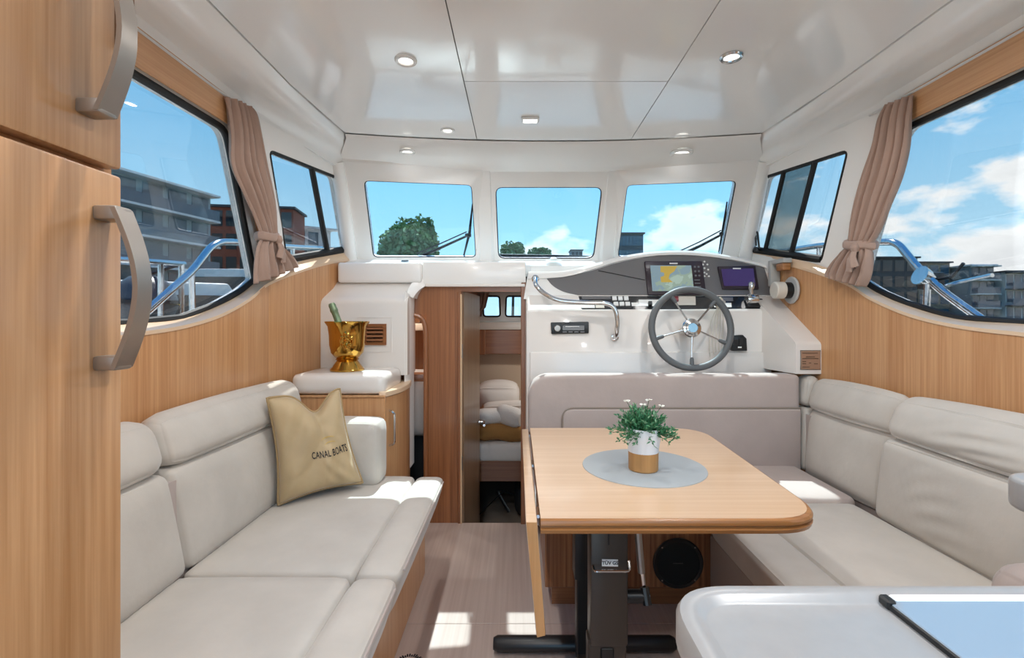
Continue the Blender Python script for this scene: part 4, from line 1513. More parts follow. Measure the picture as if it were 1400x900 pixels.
# pedestal: front telescopic column, rear column, cross feet
up = part('column_sleeve', B().box(.193, .292, 1.25, 1.31, .33, .688, .006, 2), BRONZE, tb)
part('column_slot', B().box(.238, .243, 1.2485, 1.2515, .60, .688), BLACKM, up)
part('column_post', B().box(.188, .289, 1.256, 1.304, .028, .345, .004, 1), BRONZE, tb)
part('window_slot', B().box(.220, .256, 1.2545, 1.2575, .245, .325, .004, 1), BLACKM, tb)
part('rear_column', B().box(.196, .268, 1.62, 1.69, .30, .688, .005, 2), BLACKM, tb)
part('rear_column_foot', B().box(.204, .272, 1.625, 1.685, .028, .315, .004, 1), BLACKM, tb)
part('top_frame', B().box(.12, .46, 1.22, 1.74, .668, .690, .004, 1), BRONZE, tb)
for y in (1.28, 1.70):
    ft = B()
    ft.tube([(-.085, y, .031), (-.07, y, .031), (.55, y, .031), (.565, y, .031)], [.022, .03, .03, .022], 12, flat=.8)
    part('foot', ft, BLACKM, tb)
part('foot_link', B().box(.205, .265, 1.28, 1.70, .012, .045, .004, 1), BRONZE, tb)
part('gas_strut', B().tube([(.325, 1.30, .67), (.34, 1.30, .50)], .010, 10), SATIN, tb)
part('strut_rod', B().tube([(.333, 1.30, .60), (.348, 1.30, .455)], .005, 8), STEEL, tb)
cr2 = B()
cr2.tube([(.285, 1.30, .435), (.36, 1.30, .435)], .018, 14)
cr2.tube([(.348, 1.30, .46), (.352, 1.285, .42)], .012, 10)
part('pivot', cr2, BLACKM, tb)
part('release_handle', B().tube(arcpts([(.20, 1.247, .545), (.20, 1.232, .54), (.292, 1.232, .54), (.292, 1.247, .56)], .01, 3), .004, 8), STEEL, tb)
stq = [at(px, py, 1.2485) for px, py in ((823, 765), (845, 765.5), (845, 775), (823, 774.5))]
stk = part('sticker', B().prism(stq, (0, .0015, 0)), WHITEP, up, 'small white inspection sticker')
cc_ = sum(stq, Vector()) / 4
# lettering on the sticker hangs directly under the table so that it stays a part
lettering('sticker_lettering', 'T\u00dcV GS', .0125, frame_M(cc_ + Vector((0, -.0012, 0)), (1, 0, 0), (0, 0, 1)), INK, tb, bold=.0004)

mt = B().lathe([(0, .0035), (.186, .0035), (.1895, .002), (.19, 0), (0, 0)], (.398, 1.50, .7266), 72)
solo('placemat', mt, MATG, 'round grey felt placemat lying on the dining table', 'placemat')
pt = thing('potted_plant', (.388, 1.462, .7302), 'small green plant in a white pot with wooden base on the placemat', 'plant')
c = (.388, 1.462, .7302)
part('pot_base', B().lathe([(0, 0), (.042, 0), (.0445, .003), (.0455, .058), (0, .058)], c, 40), POTWOOD, pt)
part('pot', B().lathe([(0, .0565), (.0455, .0565), (.0465, .07), (.0515, .095), (.0525, .118), (.051, .127), (.047, .129), (.045, .122), (.044, .11), (0, .11)], c, 48), POTW, pt)
part('soil', B().lathe([(0, .116), (.03, .115), (.0445, .112)], c, 24), SOIL, pt)
rnd = random.Random(3)
stems, leaves, tips, flw = B(), B(), B(), B()
cv = Vector(c) + Vector((0, 0, .115))


def leaf(b, p, d, L, w):
    d = d.normalized()
    s = d.cross(Vector((rnd.uniform(-1, 1), rnd.uniform(-1, 1), rnd.uniform(.2, 1)))).normalized()
    n = s.cross(d)
    v = [b.bm.verts.new(q) for q in (p, p + d * L * .5 + s * w + n * w * .3, p + d * L, p + d * L * .5 - s * w + n * w * .3)]
    b.bm.faces.new(v)


for i in range(120):
    az = rnd.uniform(0, 2 * math.pi)
    el = rnd.uniform(.05, 1.45)
    L = rnd.uniform(.055, .082) * (1.2 if el < .5 else 1)
    d = Vector((math.cos(az) * math.cos(el), math.sin(az) * math.cos(el), math.sin(el)))
    p = cv + Vector((math.cos(az), math.sin(az), 0)) * rnd.uniform(0, .03)
    pts = []
    for k in range(5):
        pts.append(p + d * L * k / 4 + Vector((0, 0, -.022 * math.cos(el) * (k / 4) ** 2)))
    stems.tube(pts, .0009, 4)
    for k in range(1, 5):
        for _ in range(5):
            dd_ = (d + Vector((rnd.uniform(-1, 1), rnd.uniform(-1, 1), rnd.uniform(-.6, 1))) * .9)
            leaf(tips if (k == 4 and rnd.random() < .35) else leaves, pts[k] + Vector((rnd.uniform(-1, 1), rnd.uniform(-1, 1), rnd.uniform(-1, 1))) * .004, dd_, rnd.uniform(.010, .018), .0028)
for px, py in ((857, 549), (879, 554), (887, 548), (904, 556)):
    q = at(px, py, 1.46)
    stems.tube([cv, q.lerp(cv, .3), q], .0008, 4)
    for k in range(6):
        leaf(flw, q, Vector((math.cos(k * 1.05), math.sin(k * 1.05), .3)), .012, .004)
part('stems', stems, plain('stem_green', '3a5a35', .7), pt, kind='stuff')
part('foliage', leaves, LEAF, pt, kind='stuff', sharp=0)
part('foliage_tips', tips, LEAFL, pt, kind='stuff', sharp=0)
part('blossoms', flw, FLOWER, pt, kind='stuff', sharp=0)

# ================================================================== GALLEY, NEAR STARBOARD CORNER
gc = thing('galley_counter', (.6, .2, 0), 'grey galley worktop with a raised rim and a sky-tinted glass lid, nearest the camera', 'counter')
x0, yf, x1, yn = .160, .536, 1.05, -.35


def cring(ins, z):
    return roundpoly([(x0 + ins, yf - ins, z), (x1, yf - ins, z), (x1, yn, z), (x0 + ins, yn, z)], [max(.02, .075 - ins), 0, 0, 0], 10)


ct = B()
prof = [(.004, .862), (0, .866), (0, .892), (.004, .8985), (.009, .90), (.016, .90), (.021, .8985), (.027, .8935), (.031, .892)]
ct.grid([cring(i, z) for i, z in prof], True).cap(0, True).cap(-1)
bmesh.ops.recalc_face_normals(ct.bm, faces=ct.bm.faces[:])
part('worktop', ct, COUNTER, gc)
part('body', B().prism(roundpoly([(x0 + .016, yf - .016, .0), (x1, yf - .016, .0), (x1, yn, .0), (x0 + .016, yn, .0)], [.06, 0, 0, 0], 8), (0, 0, .864)), CREAMW, gc)
part('glass_lid', B().prism(roundpoly([(.392, .512, .893), (1.0, .512, .893), (1.0, -.1, .893), (.392, -.1, .893)], [.006, 0, 0, .006], 3), (0, 0, .006), .001, 1), LIDGLASS, gc)
part('lid_seal', B().tube([(.392, .512, .895), (.392, -.1, .895)], .003, 8), BLACKP, gc)
part('lid_hinge', B().box(.388, .398, .497, .512, .892, .902, .002, 1), BLACKP, gc)
part('lid_edge', B().box(.400, 1.0, .502, .514, .8935, .9005, .002, 1), WHITEP, gc)
ws = thing('side_worktop', (1.1, .5, 0), 'white rounded end of a higher worktop at the right edge above the sofa', 'counter')
part('slab', B().prism(roundpoly([(.775, .775, .898), (1.2, .775, .898), (1.2, .56, .898), (.775, .56, .898)], [.05, 0, 0, .02], 8), (0, 0, .05), .008, 3), COUNTER, ws)
part('cabinet', B().box(1.07, 1.2, .57, .74, 0, .898), CREAMW, ws)

# ================================================================== CURTAINS


def curtain(name, label, rows_px, xplane, s, tie_i, seed):
    r_ = random.Random(seed)
    N_ = 46
    rows = []
    K = len(rows_px)
    for i, (py, l, r, amp, py2) in enumerate(rows_px):
        row = []
        for j in range(N_ + 1):
            u = j / N_
            px = l + (r - l) * u
            y_ = py + (py2 - py) * u
            p = on_x(px, y_, xplane)
            ph = u * 2 * math.pi * 5.5 + .35 * math.sin(i * .9) + 1.1 * math.sin(u * 5 + i * .25)
            o = amp * (math.sin(ph) + .35 * math.sin(2.3 * ph + 1))
            edge = .02 * (abs(2 * u - 1) ** 6)
            row.append(p + Vector((s * (o - edge), 0, 0)))
        rows.append(row)
    # smooth between the measured rows
    cols = [smooth_row([rows[i][j] for i in range(K)], 5) for j in range(N_ + 1)]
    c0 = cols[N_ // 2]
    t = thing(name, c0[-1], label, 'curtain', 'saloon curtains')
    b = B().grid([[cols[j][i] for j in range(N_ + 1)] for i in range(len(c0))])
    o = part('cloth', b, CURTAIN, t, sharp=0)
    md = o.modifiers.new('thickness', 'SOLIDIFY'); md.thickness = .003
    # tie: a cloth band around the gathered waist, with a hanging tail
    row = rows[tie_i]
    a, z = row[0], row[-1]
    m_ = (a + z) / 2
    hw = (z - a) * .5
    band = B()
    pts = [m_ + hw * 1.08 * math.cos(k * math.pi / 8) + Vector((s * .034 * math.sin(k * math.pi / 8), 0, .004 * math.sin(k))) for k in range(16)]
    band.tube(pts, .012, 8, closed=True, flat=1.6)
    part('tie', band, CURTAIN, t)
    kn = B()
    kc = m_ + Vector((s * .04, 0, -.012)) + hw * .35
    kn.lathe([(0, -.022), (.014, -.018), (.02, 0), (.014, .018), (0, .022)], kc, 14)
    for q, w_ in ((Vector((s * .012, .02, -.10)), .016), (Vector((s * .016, -.02, -.085)), .014)):
        pts = [kc, kc + q * .5 + Vector((s * .012, 0, 0)), kc + q]
        kn.tube(pts, [.010, w_, w_ * 1.15], 8, flat=.45)
    part('knot', kn, CURTAIN, t)
    # rail and gliders above
    return t


curtain('curtain', 'taupe curtain tied back on the port window pillar, near the light switch',
        [(132, 311, 346, .014, 148), (150, 314, 351, .016, 160), (185, 318, 358, .016, 190), (225, 319, 366, .015, 228), (262, 334, 374, .014, 265), (295, 349, 379, .012, 297), (323, 359, 381, .010, 325), (338, 354, 387, .012, 336), (360, 350, 398, .016, 348), (374, 349, 405, .016, 356), (389, 349, 410, .014, 364)],
        -1.105, 1, 6, 1)
curtain('curtain', 'taupe curtain tied back on the starboard window pillar, above the round dial',
        [(146, 1207, 1246, .014, 130), (165, 1198, 1242, .016, 158), (200, 1190, 1238, .016, 200), (240, 1176, 1228, .015, 242), (275, 1166, 1213, .014, 280), (305, 1160, 1200, .012, 312), (334, 1156, 1186, .010, 336), (346, 1146, 1186, .012, 350), (360, 1134, 1185, .015, 366), (372, 1127, 1181, .016, 382), (378, 1126, 1176, .014, 392)],
        2 * CB + 1.105, -1, 6, 2)
for s, nm in ((1, 'port'), (-1, 'starboard')):
    m = side(s)
    rl = B().tube([m((-1.128, 1.2, 2.052)), m((-1.128, 1.75, 2.052)), m((-1.122, 2.02, 2.056))], .006, 8)
    solo('curtain_rail', rl, plain('rail_white_' + nm, 'd8d8d8', .4), 'thin white curtain rail under the %s cove' % nm, 'rail')

# ================================================================== CEILING LAMPS


def downlight(x, y, z, r, label, power, ring_mat=LAMPR, tilt=None):
    t = thing('ceiling_light', (x, y, z), label, 'lamp', 'recessed ceiling lights')
    Mf = Matrix.Rotation(R(180), 4, 'X')
    if tilt: Mf = tilt @ Mf
    part('ring', B().lathe([(r, -.002), (r, .004), (r * .9, .009), (r * .68, .007), (r * .62, .001), (r * .62, -.002)], (x, y, z), 36, Mf), ring_mat, t)
    part('diffuser', B().lathe([(0, .003), (r * .62, .002), (r * .62, 0)], (x, y, z), 28, Mf), LAMPG, t)
    ld = bpy.data.lights.new('lamp_light', 'AREA')
    ld.shape = 'DISK'
    ld.size = r * 1.3
    ld.energy = power
    ld.color = (1.0, .99, .97)
    ld.spread = R(170)
    lo = bpy.data.objects.new('lamp_light', ld)
    COL.objects.link(lo)
    lo.parent = t
    lo.location = (0, 0, -.014)
    return t


downlight(-.412, 1.76, 2.15, .041, 'white ringed ceiling light left of the two long ceiling seams', LAMP_POWER)
downlight(.782, 1.735, 2.15, .041, 'chrome ringed ceiling light right of the two long ceiling seams', LAMP_POWER, LAMPC)
downlight(-.354, 2.42, 2.15, .036, 'small ceiling light near the front edge of the port ceiling panel', LAMP_POWER * .2)
downlight(-.60, 2.60, 2.103, .042, 'soffit light above the port windshield', LAMP_POWER * .02)
downlight(.905, 2.62, 2.103, .062, 'wide soffit light above the starboard windshield', LAMP_POWER * .02)
sl_ = thing('reading_light', (.063, 2.28, 2.15), 'small flat rectangular light on the centre ceiling panel', 'lamp')
part('housing', B().box(.02, .105, 2.255, 2.305, 2.138, 2.15, .003, 2), LAMPR, sl_)
part('lens', B().box(.03, .095, 2.262, 2.298, 2.1365, 2.139), LAMPG, sl_)
# added lights, unseen behind the camera, that brighten the saloon
for x, y in ((-.41, .65), (.78, .65), (-.41, -.35), (.78, -.35)):
    downlight(x, y, 2.15, .041, 'added unseen fill light further aft over the galley, %s side, %s row' % ('port' if x < 0 else 'starboard', 'second' if y > 0 else 'last'), LAMP_POWER * 1.6)
# fill light added out of view to brighten the bow cabin
ld = bpy.data.lights.new('bow_cabin_fill', 'AREA'); ld.shape = 'DISK'; ld.size = .12; ld.energy = 5.; ld.color = (1, .95, .88)
cl_ = thing('cabin_fill_light', (.5, 3.9, 1.46), 'added unseen fill light under the deckhead of the bow cabin', 'lamp')
part('ring', B().lathe([(0, 0), (.06, 0), (.055, -.012), (0, -.014)], (.5, 3.9, 1.459), 24), LAMPR, cl_)
lo = bpy.data.objects.new('bow_cabin_fill', ld); COL.objects.link(lo); lo.parent = cl_; lo.location = (0, 0, -.03)

# small fittings on the dash shelf
dv = B()
dv.lathe([(0, .006), (.02, .006), (.024, 0)], (-.675, 2.86, 1.533), 20, Matrix.Rotation(R(12), 4, 'X'))
solo('dash_vent', dv, BLACKP, 'small black oval fitting on the dash under the port windshield', 'vent')
dc = B().lathe([(0, .022), (.014, .02), (.022, .010), (.045, .005), (.048, 0), (0, 0)], (.225, 2.94, 1.548), 24)
solo('dash_compass', dc, WHITEP, 'flat white dome on the dash below the middle windshield', 'fitting')

# round emblem on the floor at the foot of the sofa
emb = thing('floor_emblem', (-.375, 1.64, 0), 'round pale lettered emblem on the floor beside the port sofa', 'sticker')
part('disc', B().lathe([(0, .002), (.058, .002), (.06, 0)], (-.375, 1.635, .0), 36), plain('emblem_pale', 'c9b6ac', .5), emb)
eb = B()
for k in range(14):
    a = R(25 + k * 10)
    p = Vector((-.375 + .046 * math.cos(a), 1.635 + .046 * math.sin(a), .0027))
    eb.box(-.0026, .0026, -.007, .007 if k % 3 else .002, -.0004, .0004, M=Matrix.Translation(p) @ Matrix.Rotation(a - R(90), 4, 'Z'))
part('marks', eb, INK, emb, kind='stuff')

# ================================================================== OUTSIDE
WATER = plain('canal_water', '3d4a48', .08, bump=.5, bscale=1.2)
wt = B().box(-260, 260, -60, 520, -1.3, -1.0)
struct('water', wt, WATER)
DECK = plain('deck_white', 'd9d9d6', .5)
# own boat: side decks and bow rails
for s, nm in ((1, 'port'), (-1, 'starboard')):
    m = side(s)
    dk = B()
    dk.grid([[m((x, y, z)) for x, z in ((-1.28, .9), (-1.75, .88), (-1.85, .95), (-1.9, .6))] for y in (-1, 1, 2.2, 3.2, 4.6)])
    struct('trim_%d' % (5 if s == 1 else 6), dk, DECK)
    rail = thing('deck_rail', m((-1.75, 2.6, .9)), 'stainless deck rail rising and bending forward outside the %s window' % nm, 'rail')
    X = m((-1.75, 0, 0)).x
    if s == 1:
        px = [(150, 470), (185, 440), (262, 372), (288, 338), (300, 331), (320, 331), (347, 335), (400, 338), (440, 340)]
    else:
        px = [(1400, 478), (1340, 436), (1290, 400), (1256, 368), (1230, 336), (1221, 331), (1205, 331), (1180, 332), (1120, 336), (1060, 345)]
    pts = [on_x(a, b_, X) for a, b_ in px]
    part('top_tube', B().tube(arcpts(pts, .06, 5), .02, 12), STEEL, rail)
    base = on_x(262 if s == 1 else 1268, 372 if s == 1 else 380, X)
    part('stanchion', B().tube([base, (base.x, base.y + .02, .9)], .016, 10), STEEL, rail)
    base = on_x(400 if s == 1 else 1120, 338, X)
    part('stanchion', B().tube([base, (base.x, base.y, .9)], .016, 10), STEEL, rail)
sl2 = thing('search_light', on_x(1265, 378, 2.126), 'chrome and black searchlight clamped on the starboard rail', 'light')
c = on_x(1262, 378, 2.11)
part('lamp', B().lathe([(0, -.05), (.03, -.045), (.045, 0), (.05, .02), (0, .022)], c, 20, Matrix.Rotation(R(-70), 4, 'Y')), STEEL, sl2)
part('clamp', B().box(c.x + .02, c.x + .09, c.y - .03, c.y + .06, c.z - .07, c.z + .02, .01, 2), BLACKM, sl2)
part('arm', B().tube([c + Vector((.05, -.02, -.02)), c + Vector((.06, -.10, -.01)), c + Vector((.06, -.16, .05))], .008, 8), BLACKM, sl2)
part('arm', B().tube([c + Vector((.05, -.05, -.06)), c + Vector((.06, -.14, -.04)), c + Vector((.06, -.30, -.02))], .010, 8), STEEL, sl2)

# wipers
for nm, pts_px, blade, pl, nrm in (('port', ((572, 352), (600, 340), (640, 322)), ((646, 279), (642, 318), (634, 350)), P0b, nL),
                                   ('starboard', ((930, 349), (958, 336), (988, 320)), ((994, 276), (988, 318), (983, 345)), m2(P0b), nR)):
    w = thing('wiper', on_plane(*pts_px[0], pl, nrm), 'black wiper folded at the inner side of the port windshield' if nm == 'port' else 'black wiper standing at the outer side of the starboard windshield', 'wiper', 'windshield wipers')
    f = lambda q, k=.06: on_plane(q[0], q[1], pl + nrm * k, nrm)
    part('arm', B().tube([f(q) for q in pts_px], [.012, .009, .007], 8), BLACKP, w)
    part('arm', B().tube([f((q[0] - 2, q[1] - 5)) for q in pts_px], .004, 6), BLACKP, w)
    part('blade', B().tube([f(q, .055) for q in blade], [.004, .009, .005], 8), RUBBER, w)
    part('joint', B().lathe([(0, -.012), (.02, -.01), (.02, .01), (0, .012)], f(pts_px[2]), 12), BLACKP, w)
w = thing('wiper', on_plane(690, 351, P1b, nC), 'black wiper lying along the foot of the middle windshield', 'wiper', 'windshield wipers')
f = lambda px, py, k=.06: on_plane(px, py, P1b + nC * k, nC)
part('arm', B().tube([f(684, 349), f(740, 350)], .009, 8), BLACKP, w)
part('blade', B().tube([f(684, 351), f(750, 350), f(812, 351)], [.004, .009, .005], 8), RUBBER, w)


def solid(A, Bp, depth, z0, z1):
    """block standing on the ground line A-B (x,y), going back by depth"""
    a, b_ = Vector((A[0], A[1], 0)), Vector((Bp[0], Bp[1], 0))
    d = (b_ - a).normalized()
    n = Vector((-d.y, d.x, 0))
    if n.dot((a + b_) / 2) < 0: n = -n
    return a, b_, d, n


def obox(b, a, d, n, u0, u1, v0, v1, z0, z1):
    """box in the frame of a facade: u along, v into depth"""
    q = [a + d * u0 + n * v0, a + d * u1 + n * v0, a + d * u1 + n * v1, a + d * u0 + n * v1]
    return b.prism([Vector((p.x, p.y, z0)) for p in q], (0, 0, z1 - z0))


def apartment(name, label, A, Bp, depth, z0, z1, floors, wall, slab, win, bays, balcony=True, setback=0., group=None):
    a, b_, d, n = solid(A, Bp, depth, z0, z1)
    L = (b_ - a).length
    c = (a + b_) / 2 + n * depth / 2
    t = thing(name, (c.x, c.y, z0), label, 'building', group)
    fh = (z1 - z0) / floors
    part('wall', obox(B(), a, d, n, 0, L, 0, depth, z0, z1 - (fh if setback else 0)), wall, t)
    if setback:
        part('penthouse', obox(B(), a, d, n, .6, L - setback, 1.2, depth - 1, z1 - fh, z1), wall, t)
    part('roof', obox(B(), a, d, n, -.3, L + .3 - setback, (.6 if setback else -.4), depth, z1, z1 + .25), slab, t)
    for k in range(1, floors + (1 if balcony else 0)):
        z = z0 + k * fh
        if balcony and z < z1 - .5 * fh + fh:
            part('balcony_slab', obox(B(), a, d, n, -.1, L + .1, -1.2, .02, z - .2, z), slab, t)
    for k in range(floors):
        z = z0 + k * fh
        w_ = L / bays
        top = setback and k == floors - 1
        for i in range(bays):
            u0, u1 = i * w_ + w_ * .12, (i + 1) * w_ - w_ * .12
            if top and u1 > L - setback: continue
            off = 1.2 if top else 0
            part('window', obox(B(), a, d, n, u0, u1, off - .06, off + .05, z + fh * .18, z + fh * .86), win, t)
        if balcony and k and not top:
            part('balustrade', obox(B(), a, d, n, 0, L, -1.18, -1.14, z, z + 1.0), win, t)
    return t


CONC = plain('pale_concrete', 'e2e4e4', .7, var=.08, vscale=.4)
GLASSW = plain('window_blue', '3b5a6e', .12, coat=.4)
DARKW = plain('window_dark', '1f272d', .12, coat=.4)
TEALW = plain('dark_teal_cladding', '8aa2ac', .4)
BRICK = plain('red_brown_cladding', '8f4a34', .7, var=.15, vscale=2.)
GREYB = plain('grey_render', '7f858a', .7)
WHITEB = plain('white_render', 'c9cdd0', .7)
SLATE = plain('dark_slate', '3d4248', .6)
TAN = plain('tan_cladding', '8d7d6e', .7)

apartment('apartment_block', 'long glass balconied apartment block seen through the near port window', (-37.2, 28), (-32.0, 49.6), 10, 0.5, 13.7, 5, TEALW, CONC, GLASSW, 9, True, setback=0.)
ch_ = B().box(-34.9, -34.3, 40.5, 41.1, 13.95, 15.0)
ch_.box(-34.75, -34.45, 40.65, 40.95, 15.0, 15.4)
solo('roof_vent', ch_, SLATE, 'dark vent stack on the roof of the balconied apartment block', 'chimney')
apartment('brown_block', 'red brown apartment house with a dark flat roof behind the port curtain', (-35.5, 55), (-26.5, 56.3), 4.5, .5, 13.9, 5, BRICK, SLATE, DARKW, 6, False)
apartment('terrace_block', 'white stepped apartment house seen in the forward port window', (-29.0, 62), (-23.5, 66), 10, .5, 13.0, 5, WHITEB, CONC, GLASSW, 4, True, setback=2.)
apartment('office_tower', 'dark striped office tower at the edge of the starboard windshield', (19.6, 92), (24.4, 92), 8, .5, 17.2, 6, SLATE, SLATE, GLASSW, 7, False)
apartment('distant_tower', 'tiny grey tower on the skyline of the middle windshield', (18.2, 160), (22.0, 160), 6, .5, 23.5, 6, GREYB, SLATE, DARKW, 3, False)
rb = [('dark grey waterfront block with a flat roof, nearest the starboard curtain', (58.5, 79), (66.5, 79), 10.9, SLATE, SLATE, DARKW, 4),
      ('tan waterfront block with an overhanging roof, second from the starboard curtain', (67.5, 80), (72.8, 80), 10.2, TAN, SLATE, GLASSW, 3),
      ('waterfront block with white balconies in the middle of the starboard row', (73.5, 77), (77.2, 77), 9.4, GREYB, WHITEB, GLASSW, 3),
      ('pale waterfront block with a dark wide roof, fourth from the starboard curtain', (78.1, 76), (83.2, 76), 8.3, WHITEB, SLATE, GLASSW, 4),
      ('low grey waterfront block at the right end of the row', (84.2, 74), (93, 74), 7.0, GREYB, CONC, DARKW, 5)]
for i, (lb, A, Bp, h, wm, sm, gm, by) in enumerate(rb):
    apartment('waterfront_block', lb, A, Bp, 9, .4, h, 3 if h < 9 else 4, wm, sm, gm, by, balcony=(i in (2, 3)), group='waterfront houses to starboard')

# banks and quays
WOOD_REFL = plain('reflected_wood_brown', '7d6647', .95, var=.3, vscale=.5, bump=.6, bscale=2.)  # brown of cabin wood mirrored in the glass, given to an invented bank
bk_ = B()
rows = []
for i in range(14):
    y = 30 + 3.4 * i
    rows.append([(38 + 4 * j + 3 * math.sin(i), y, -1.0 + (1.1 + .5 * math.sin(i * .8 + j)) * math.sin(math.pi * min(1, (j + .2) / 7) / 2) * (1 if j else 0)) for j in range(14)])
bk_.grid(rows)
tag(solo('reflection_bank', bk_, WOOD_REFL, 'made-up brown bank standing in for wood reflected in the starboard window', 'bank'))
QUAY = plain('quay_stone', '5c5d5a', .8, var=.15, vscale=1.)
qb = B()
qb.box(-60, -9.5, 9, 75, -1.0, .5)
struct('ground_quay', qb, QUAY)
gr2 = B().box(-9.5, 110, 38, 240, -1.0, .45)
struct('ground_far', gr2, plain('park_ground', '4f5a3c', .9))


def bush_mesh(c, rx, ry, rz, n, size, seed):
    r_ = random.Random(seed)
    b = B()
    for i in range(n):
        az, ce_ = r_.uniform(0, 2 * math.pi), r_.uniform(-.35, 1)
        rr = r_.uniform(.55, 1.0) ** .6
        k = 1 + .22 * math.sin(3 * az + seed) * math.cos(4 * ce_ + seed)
        s = math.sqrt(max(0, 1 - ce_ * ce_))
        p = Vector((c[0] + rx * rr * k * s * math.cos(az), c[1] + ry * rr * k * s * math.sin(az), c[2] + rz * rr * k * ce_))
        u = Vector((r_.uniform(-1, 1), r_.uniform(-1, 1), r_.uniform(-1, 1))).normalized()
        v = u.cross(Vector((r_.uniform(-1, 1), r_.uniform(-1, 1), r_.uniform(-1, 1)))).normalized()
        sz = size * r_.uniform(.6, 1.3)
        q = [b.bm.verts.new(p + u * sz * a + v * sz * e) for a, e in ((-.5, 0), (0, -.4), (.5, 0), (0, .4))]
        b.bm.faces.new(q)
    return b


TREEM = plain('tree_leaves', '7d9866', .8, var=.4, vscale=.8)
BARK = plain('bark', '4a3b2d', .9)


def tree(label, c, rx, rz, n, size, seed, group='trees ahead of the boat', lobes=()):
    t = thing('tree', (c[0], c[1], .45), label, 'tree', group)
    part('trunk', B().tube([(c[0], c[1], .45), (c[0] + .1, c[1], c[2] * .6), (c[0], c[1], c[2])], [rx * .10, rx * .08, rx * .03], 8), BARK, t)
    b = bush_mesh(c, rx, rx, rz, n, size, seed)
    for i, (dx, dz, k) in enumerate(lobes):
        e = bush_mesh((c[0] + dx, c[1], c[2] + dz), rx * k, rx * k, rz * k, int(n * k), size, seed + i + 1)
        m_ = bpy.data.meshes.new('x'); e.bm.to_mesh(m_); e.bm.free(); b.bm.from_mesh(m_); bpy.data.meshes.remove(m_)
    part('crown', b, TREEM, t, kind='stuff', sharp=0)


# big clump of trees in the port windshield, a smaller one beside the wiper, two in the middle pane
tree('broad rounded tree filling the lower half of the port windshield', (-9.8, 42, 6.6), 2.1, 3.0, 3600, .42, 11, lobes=((-1.2, -1.2, .75), (1.3, -.8, .8), (.9, .5, .6)))
tree('dark taller tree just behind the broad tree in the port windshield', (-8.9, 45, 7.4), 1.5, 3.0, 1800, .42, 21)
tree('low tree beside the wiper of the port windshield', (-6.1, 52, 5.0), 1.6, 2.4, 1400, .45, 31)
tree('left one of two small trees on the skyline of the middle windshield', (-.7, 75, 9.6), 2.3, 3.1, 2600, .5, 41)
tree('right one of two small trees on the skyline of the middle windshield', (3.6, 75, 9.2), 2.1, 2.9, 2400, .5, 51)

# port side: hedge on the quay, neighbour boats, ball fender
HEDGE = plain('hedge_leaves', '8fa03a', .8, var=.35, vscale=6.)
hb_ = bush_mesh((-10.3, 16.2, 1.75), 1.0, 2.2, .22, 2500, .14, 5)
tag(solo('hedge', hb_, HEDGE, 'bright green low hedge on the quay outside the port window', 'hedge', kind='stuff', sharp=0))
pb_ = B().box(-11.2, -9.6, 13.9, 18.6, .5, 1.6)
solo('stone_planter', pb_, QUAY, 'stone planter wall holding the bright green hedge', 'planter')


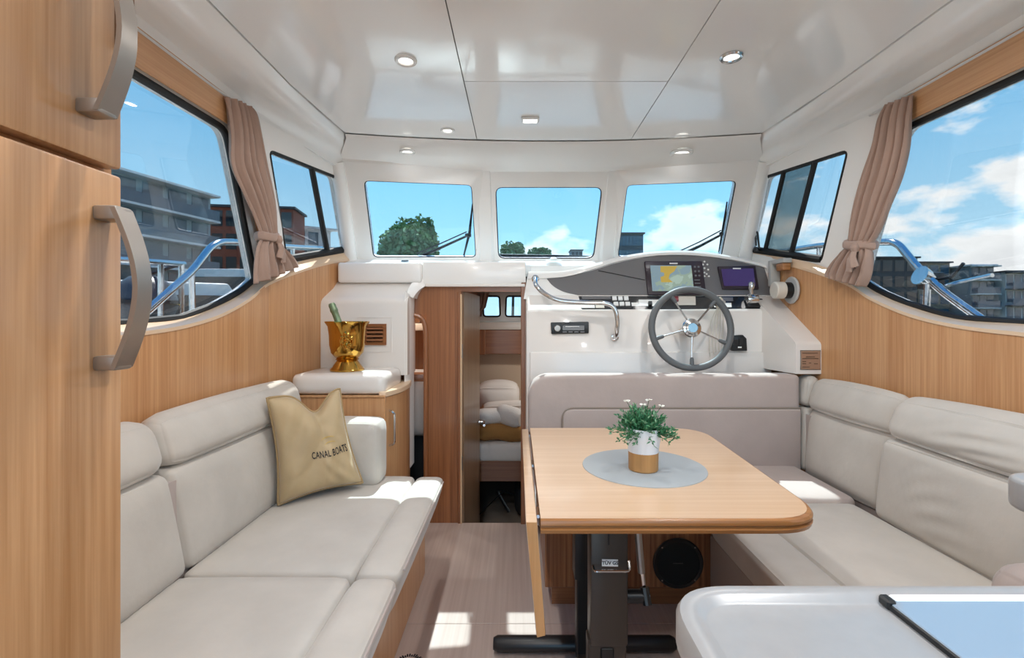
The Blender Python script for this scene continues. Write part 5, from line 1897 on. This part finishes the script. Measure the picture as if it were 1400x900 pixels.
def motorboat(name, label, o, ang, L, W_, H):
    t = thing(name, o, label, 'boat')
    Mt = Matrix.Translation(Vector(o)) @ Matrix.Rotation(ang, 4, 'Z')
    b = B()
    rows = []
    for i in range(11):
        u = i / 10
        w = W_ / 2 * (1 - max(0, (u - .45) / .55) ** 2.2)
        sh_ = H * (1 + .28 * u)
        rows.append([Mt @ Vector((x, L * (u - .5) + (.06 * L * u if abs(k) > 1 else 0), z)) for k, x, z in ((-2, -w, sh_), (-1, -w * .92, sh_ * .4), (0, 0, -.3), (1, w * .92, sh_ * .4), (2, w, sh_))])
    b.grid(rows)
    dk_ = [r[0] for r in rows], [r[-1] for r in rows]
    b.strip(dk_[0], dk_[1])
    b.cap(0)
    part('hull', b, DECK, t)
    cb_ = B()
    pf_ = [(-.32 * L, H), (-.30 * L, H * 1.9), (.10 * L, H * 1.95), (.26 * L, H * 1.2)]
    cb_.prism([Mt @ Vector((-W_ * .36, y, z)) for y, z in pf_], Mt.to_3x3() @ Vector((W_ * .72, 0, 0)), .05, 2)
    part('cabin', cb_, DECK, t)
    wb_ = B()
    for sx in (-1, 1):
        q = [Mt @ Vector((sx * W_ * .365, y, z)) for y, z in ((-.26 * L, H * 1.35), (-.25 * L, H * 1.75), (.07 * L, H * 1.78), (.16 * L, H * 1.35))]
        wb_.prism(q, Mt.to_3x3() @ Vector((sx * .02, 0, 0)))
    part('cabin_window', wb_, DARKW, t)
    rl_ = B()
    rl_.tube(arcpts([r[0] + Vector((0, 0, .45)) for r in rows[3:]], .3), .025, 8)
    for r in rows[3::2]:
        rl_.tube([r[0], r[0] + Vector((0, 0, .45))], .02, 6)
    part('bow_rail', rl_, STEEL, t)
    return t


motorboat('motorboat', 'white motorboat with dark cabin windows moored outside the near port window', (-6.3, 8.8, -.9), R(-20), 5.2, 1.9, 1.4)
motorboat('motorboat', 'large white motor cruiser moored ahead in the forward port window', (-12.5, 22.5, -.9), R(-70), 9.0, 2.8, 2.2)
nr = thing('pushpit_rail', (-2.4, 3.0, .9), 'low stainless rail on two posts of the boat alongside to port', 'rail')
p1, p2 = on_x(150, 354, -2.35), on_x(252, 361, -2.35)
part('top_tube', B().tube([p1, p2], .018, 10), STEEL, nr)
for px in (220, 248):
    q = on_x(px, 361, -2.35)
    part('post', B().tube([q, (q.x, q.y, .85)], .018, 10), STEEL, nr)
fd = thing('ball_fender', (-2.75, 3.35, .95), 'dark grey ball fender hanging outside the port rail', 'fender')
Mfd = Matrix.Rotation(R(0), 4, 'X')
part('ball', B().lathe([(0, -.2), (.09, -.18), (.16, -.12), (.2, 0), (.16, .12), (.09, .18), (0, .2)], (-2.62, 3.35, 1.30), 28), plain('fender_grey', '4b4c50', .35), fd)
part('lanyard', B().tube([(-2.62, 3.35, 1.49), p2 + Vector((0, -.03, -.005))], .012, 6), BLACKM, fd)
part('band', B().lathe([(.197, -.02), (.203, -.012), (.203, .012), (.197, .02)], (-2.62, 3.35, 1.30), 28), plain('fender_band', '1e1e20', .5), fd)
nd = B().box(-4.2, -2.3, 1.5, 4.4, .0, .86, .08, 3)
solo('neighbour_deck', nd, DECK, 'white side deck of the boat moored alongside to port', 'boat')
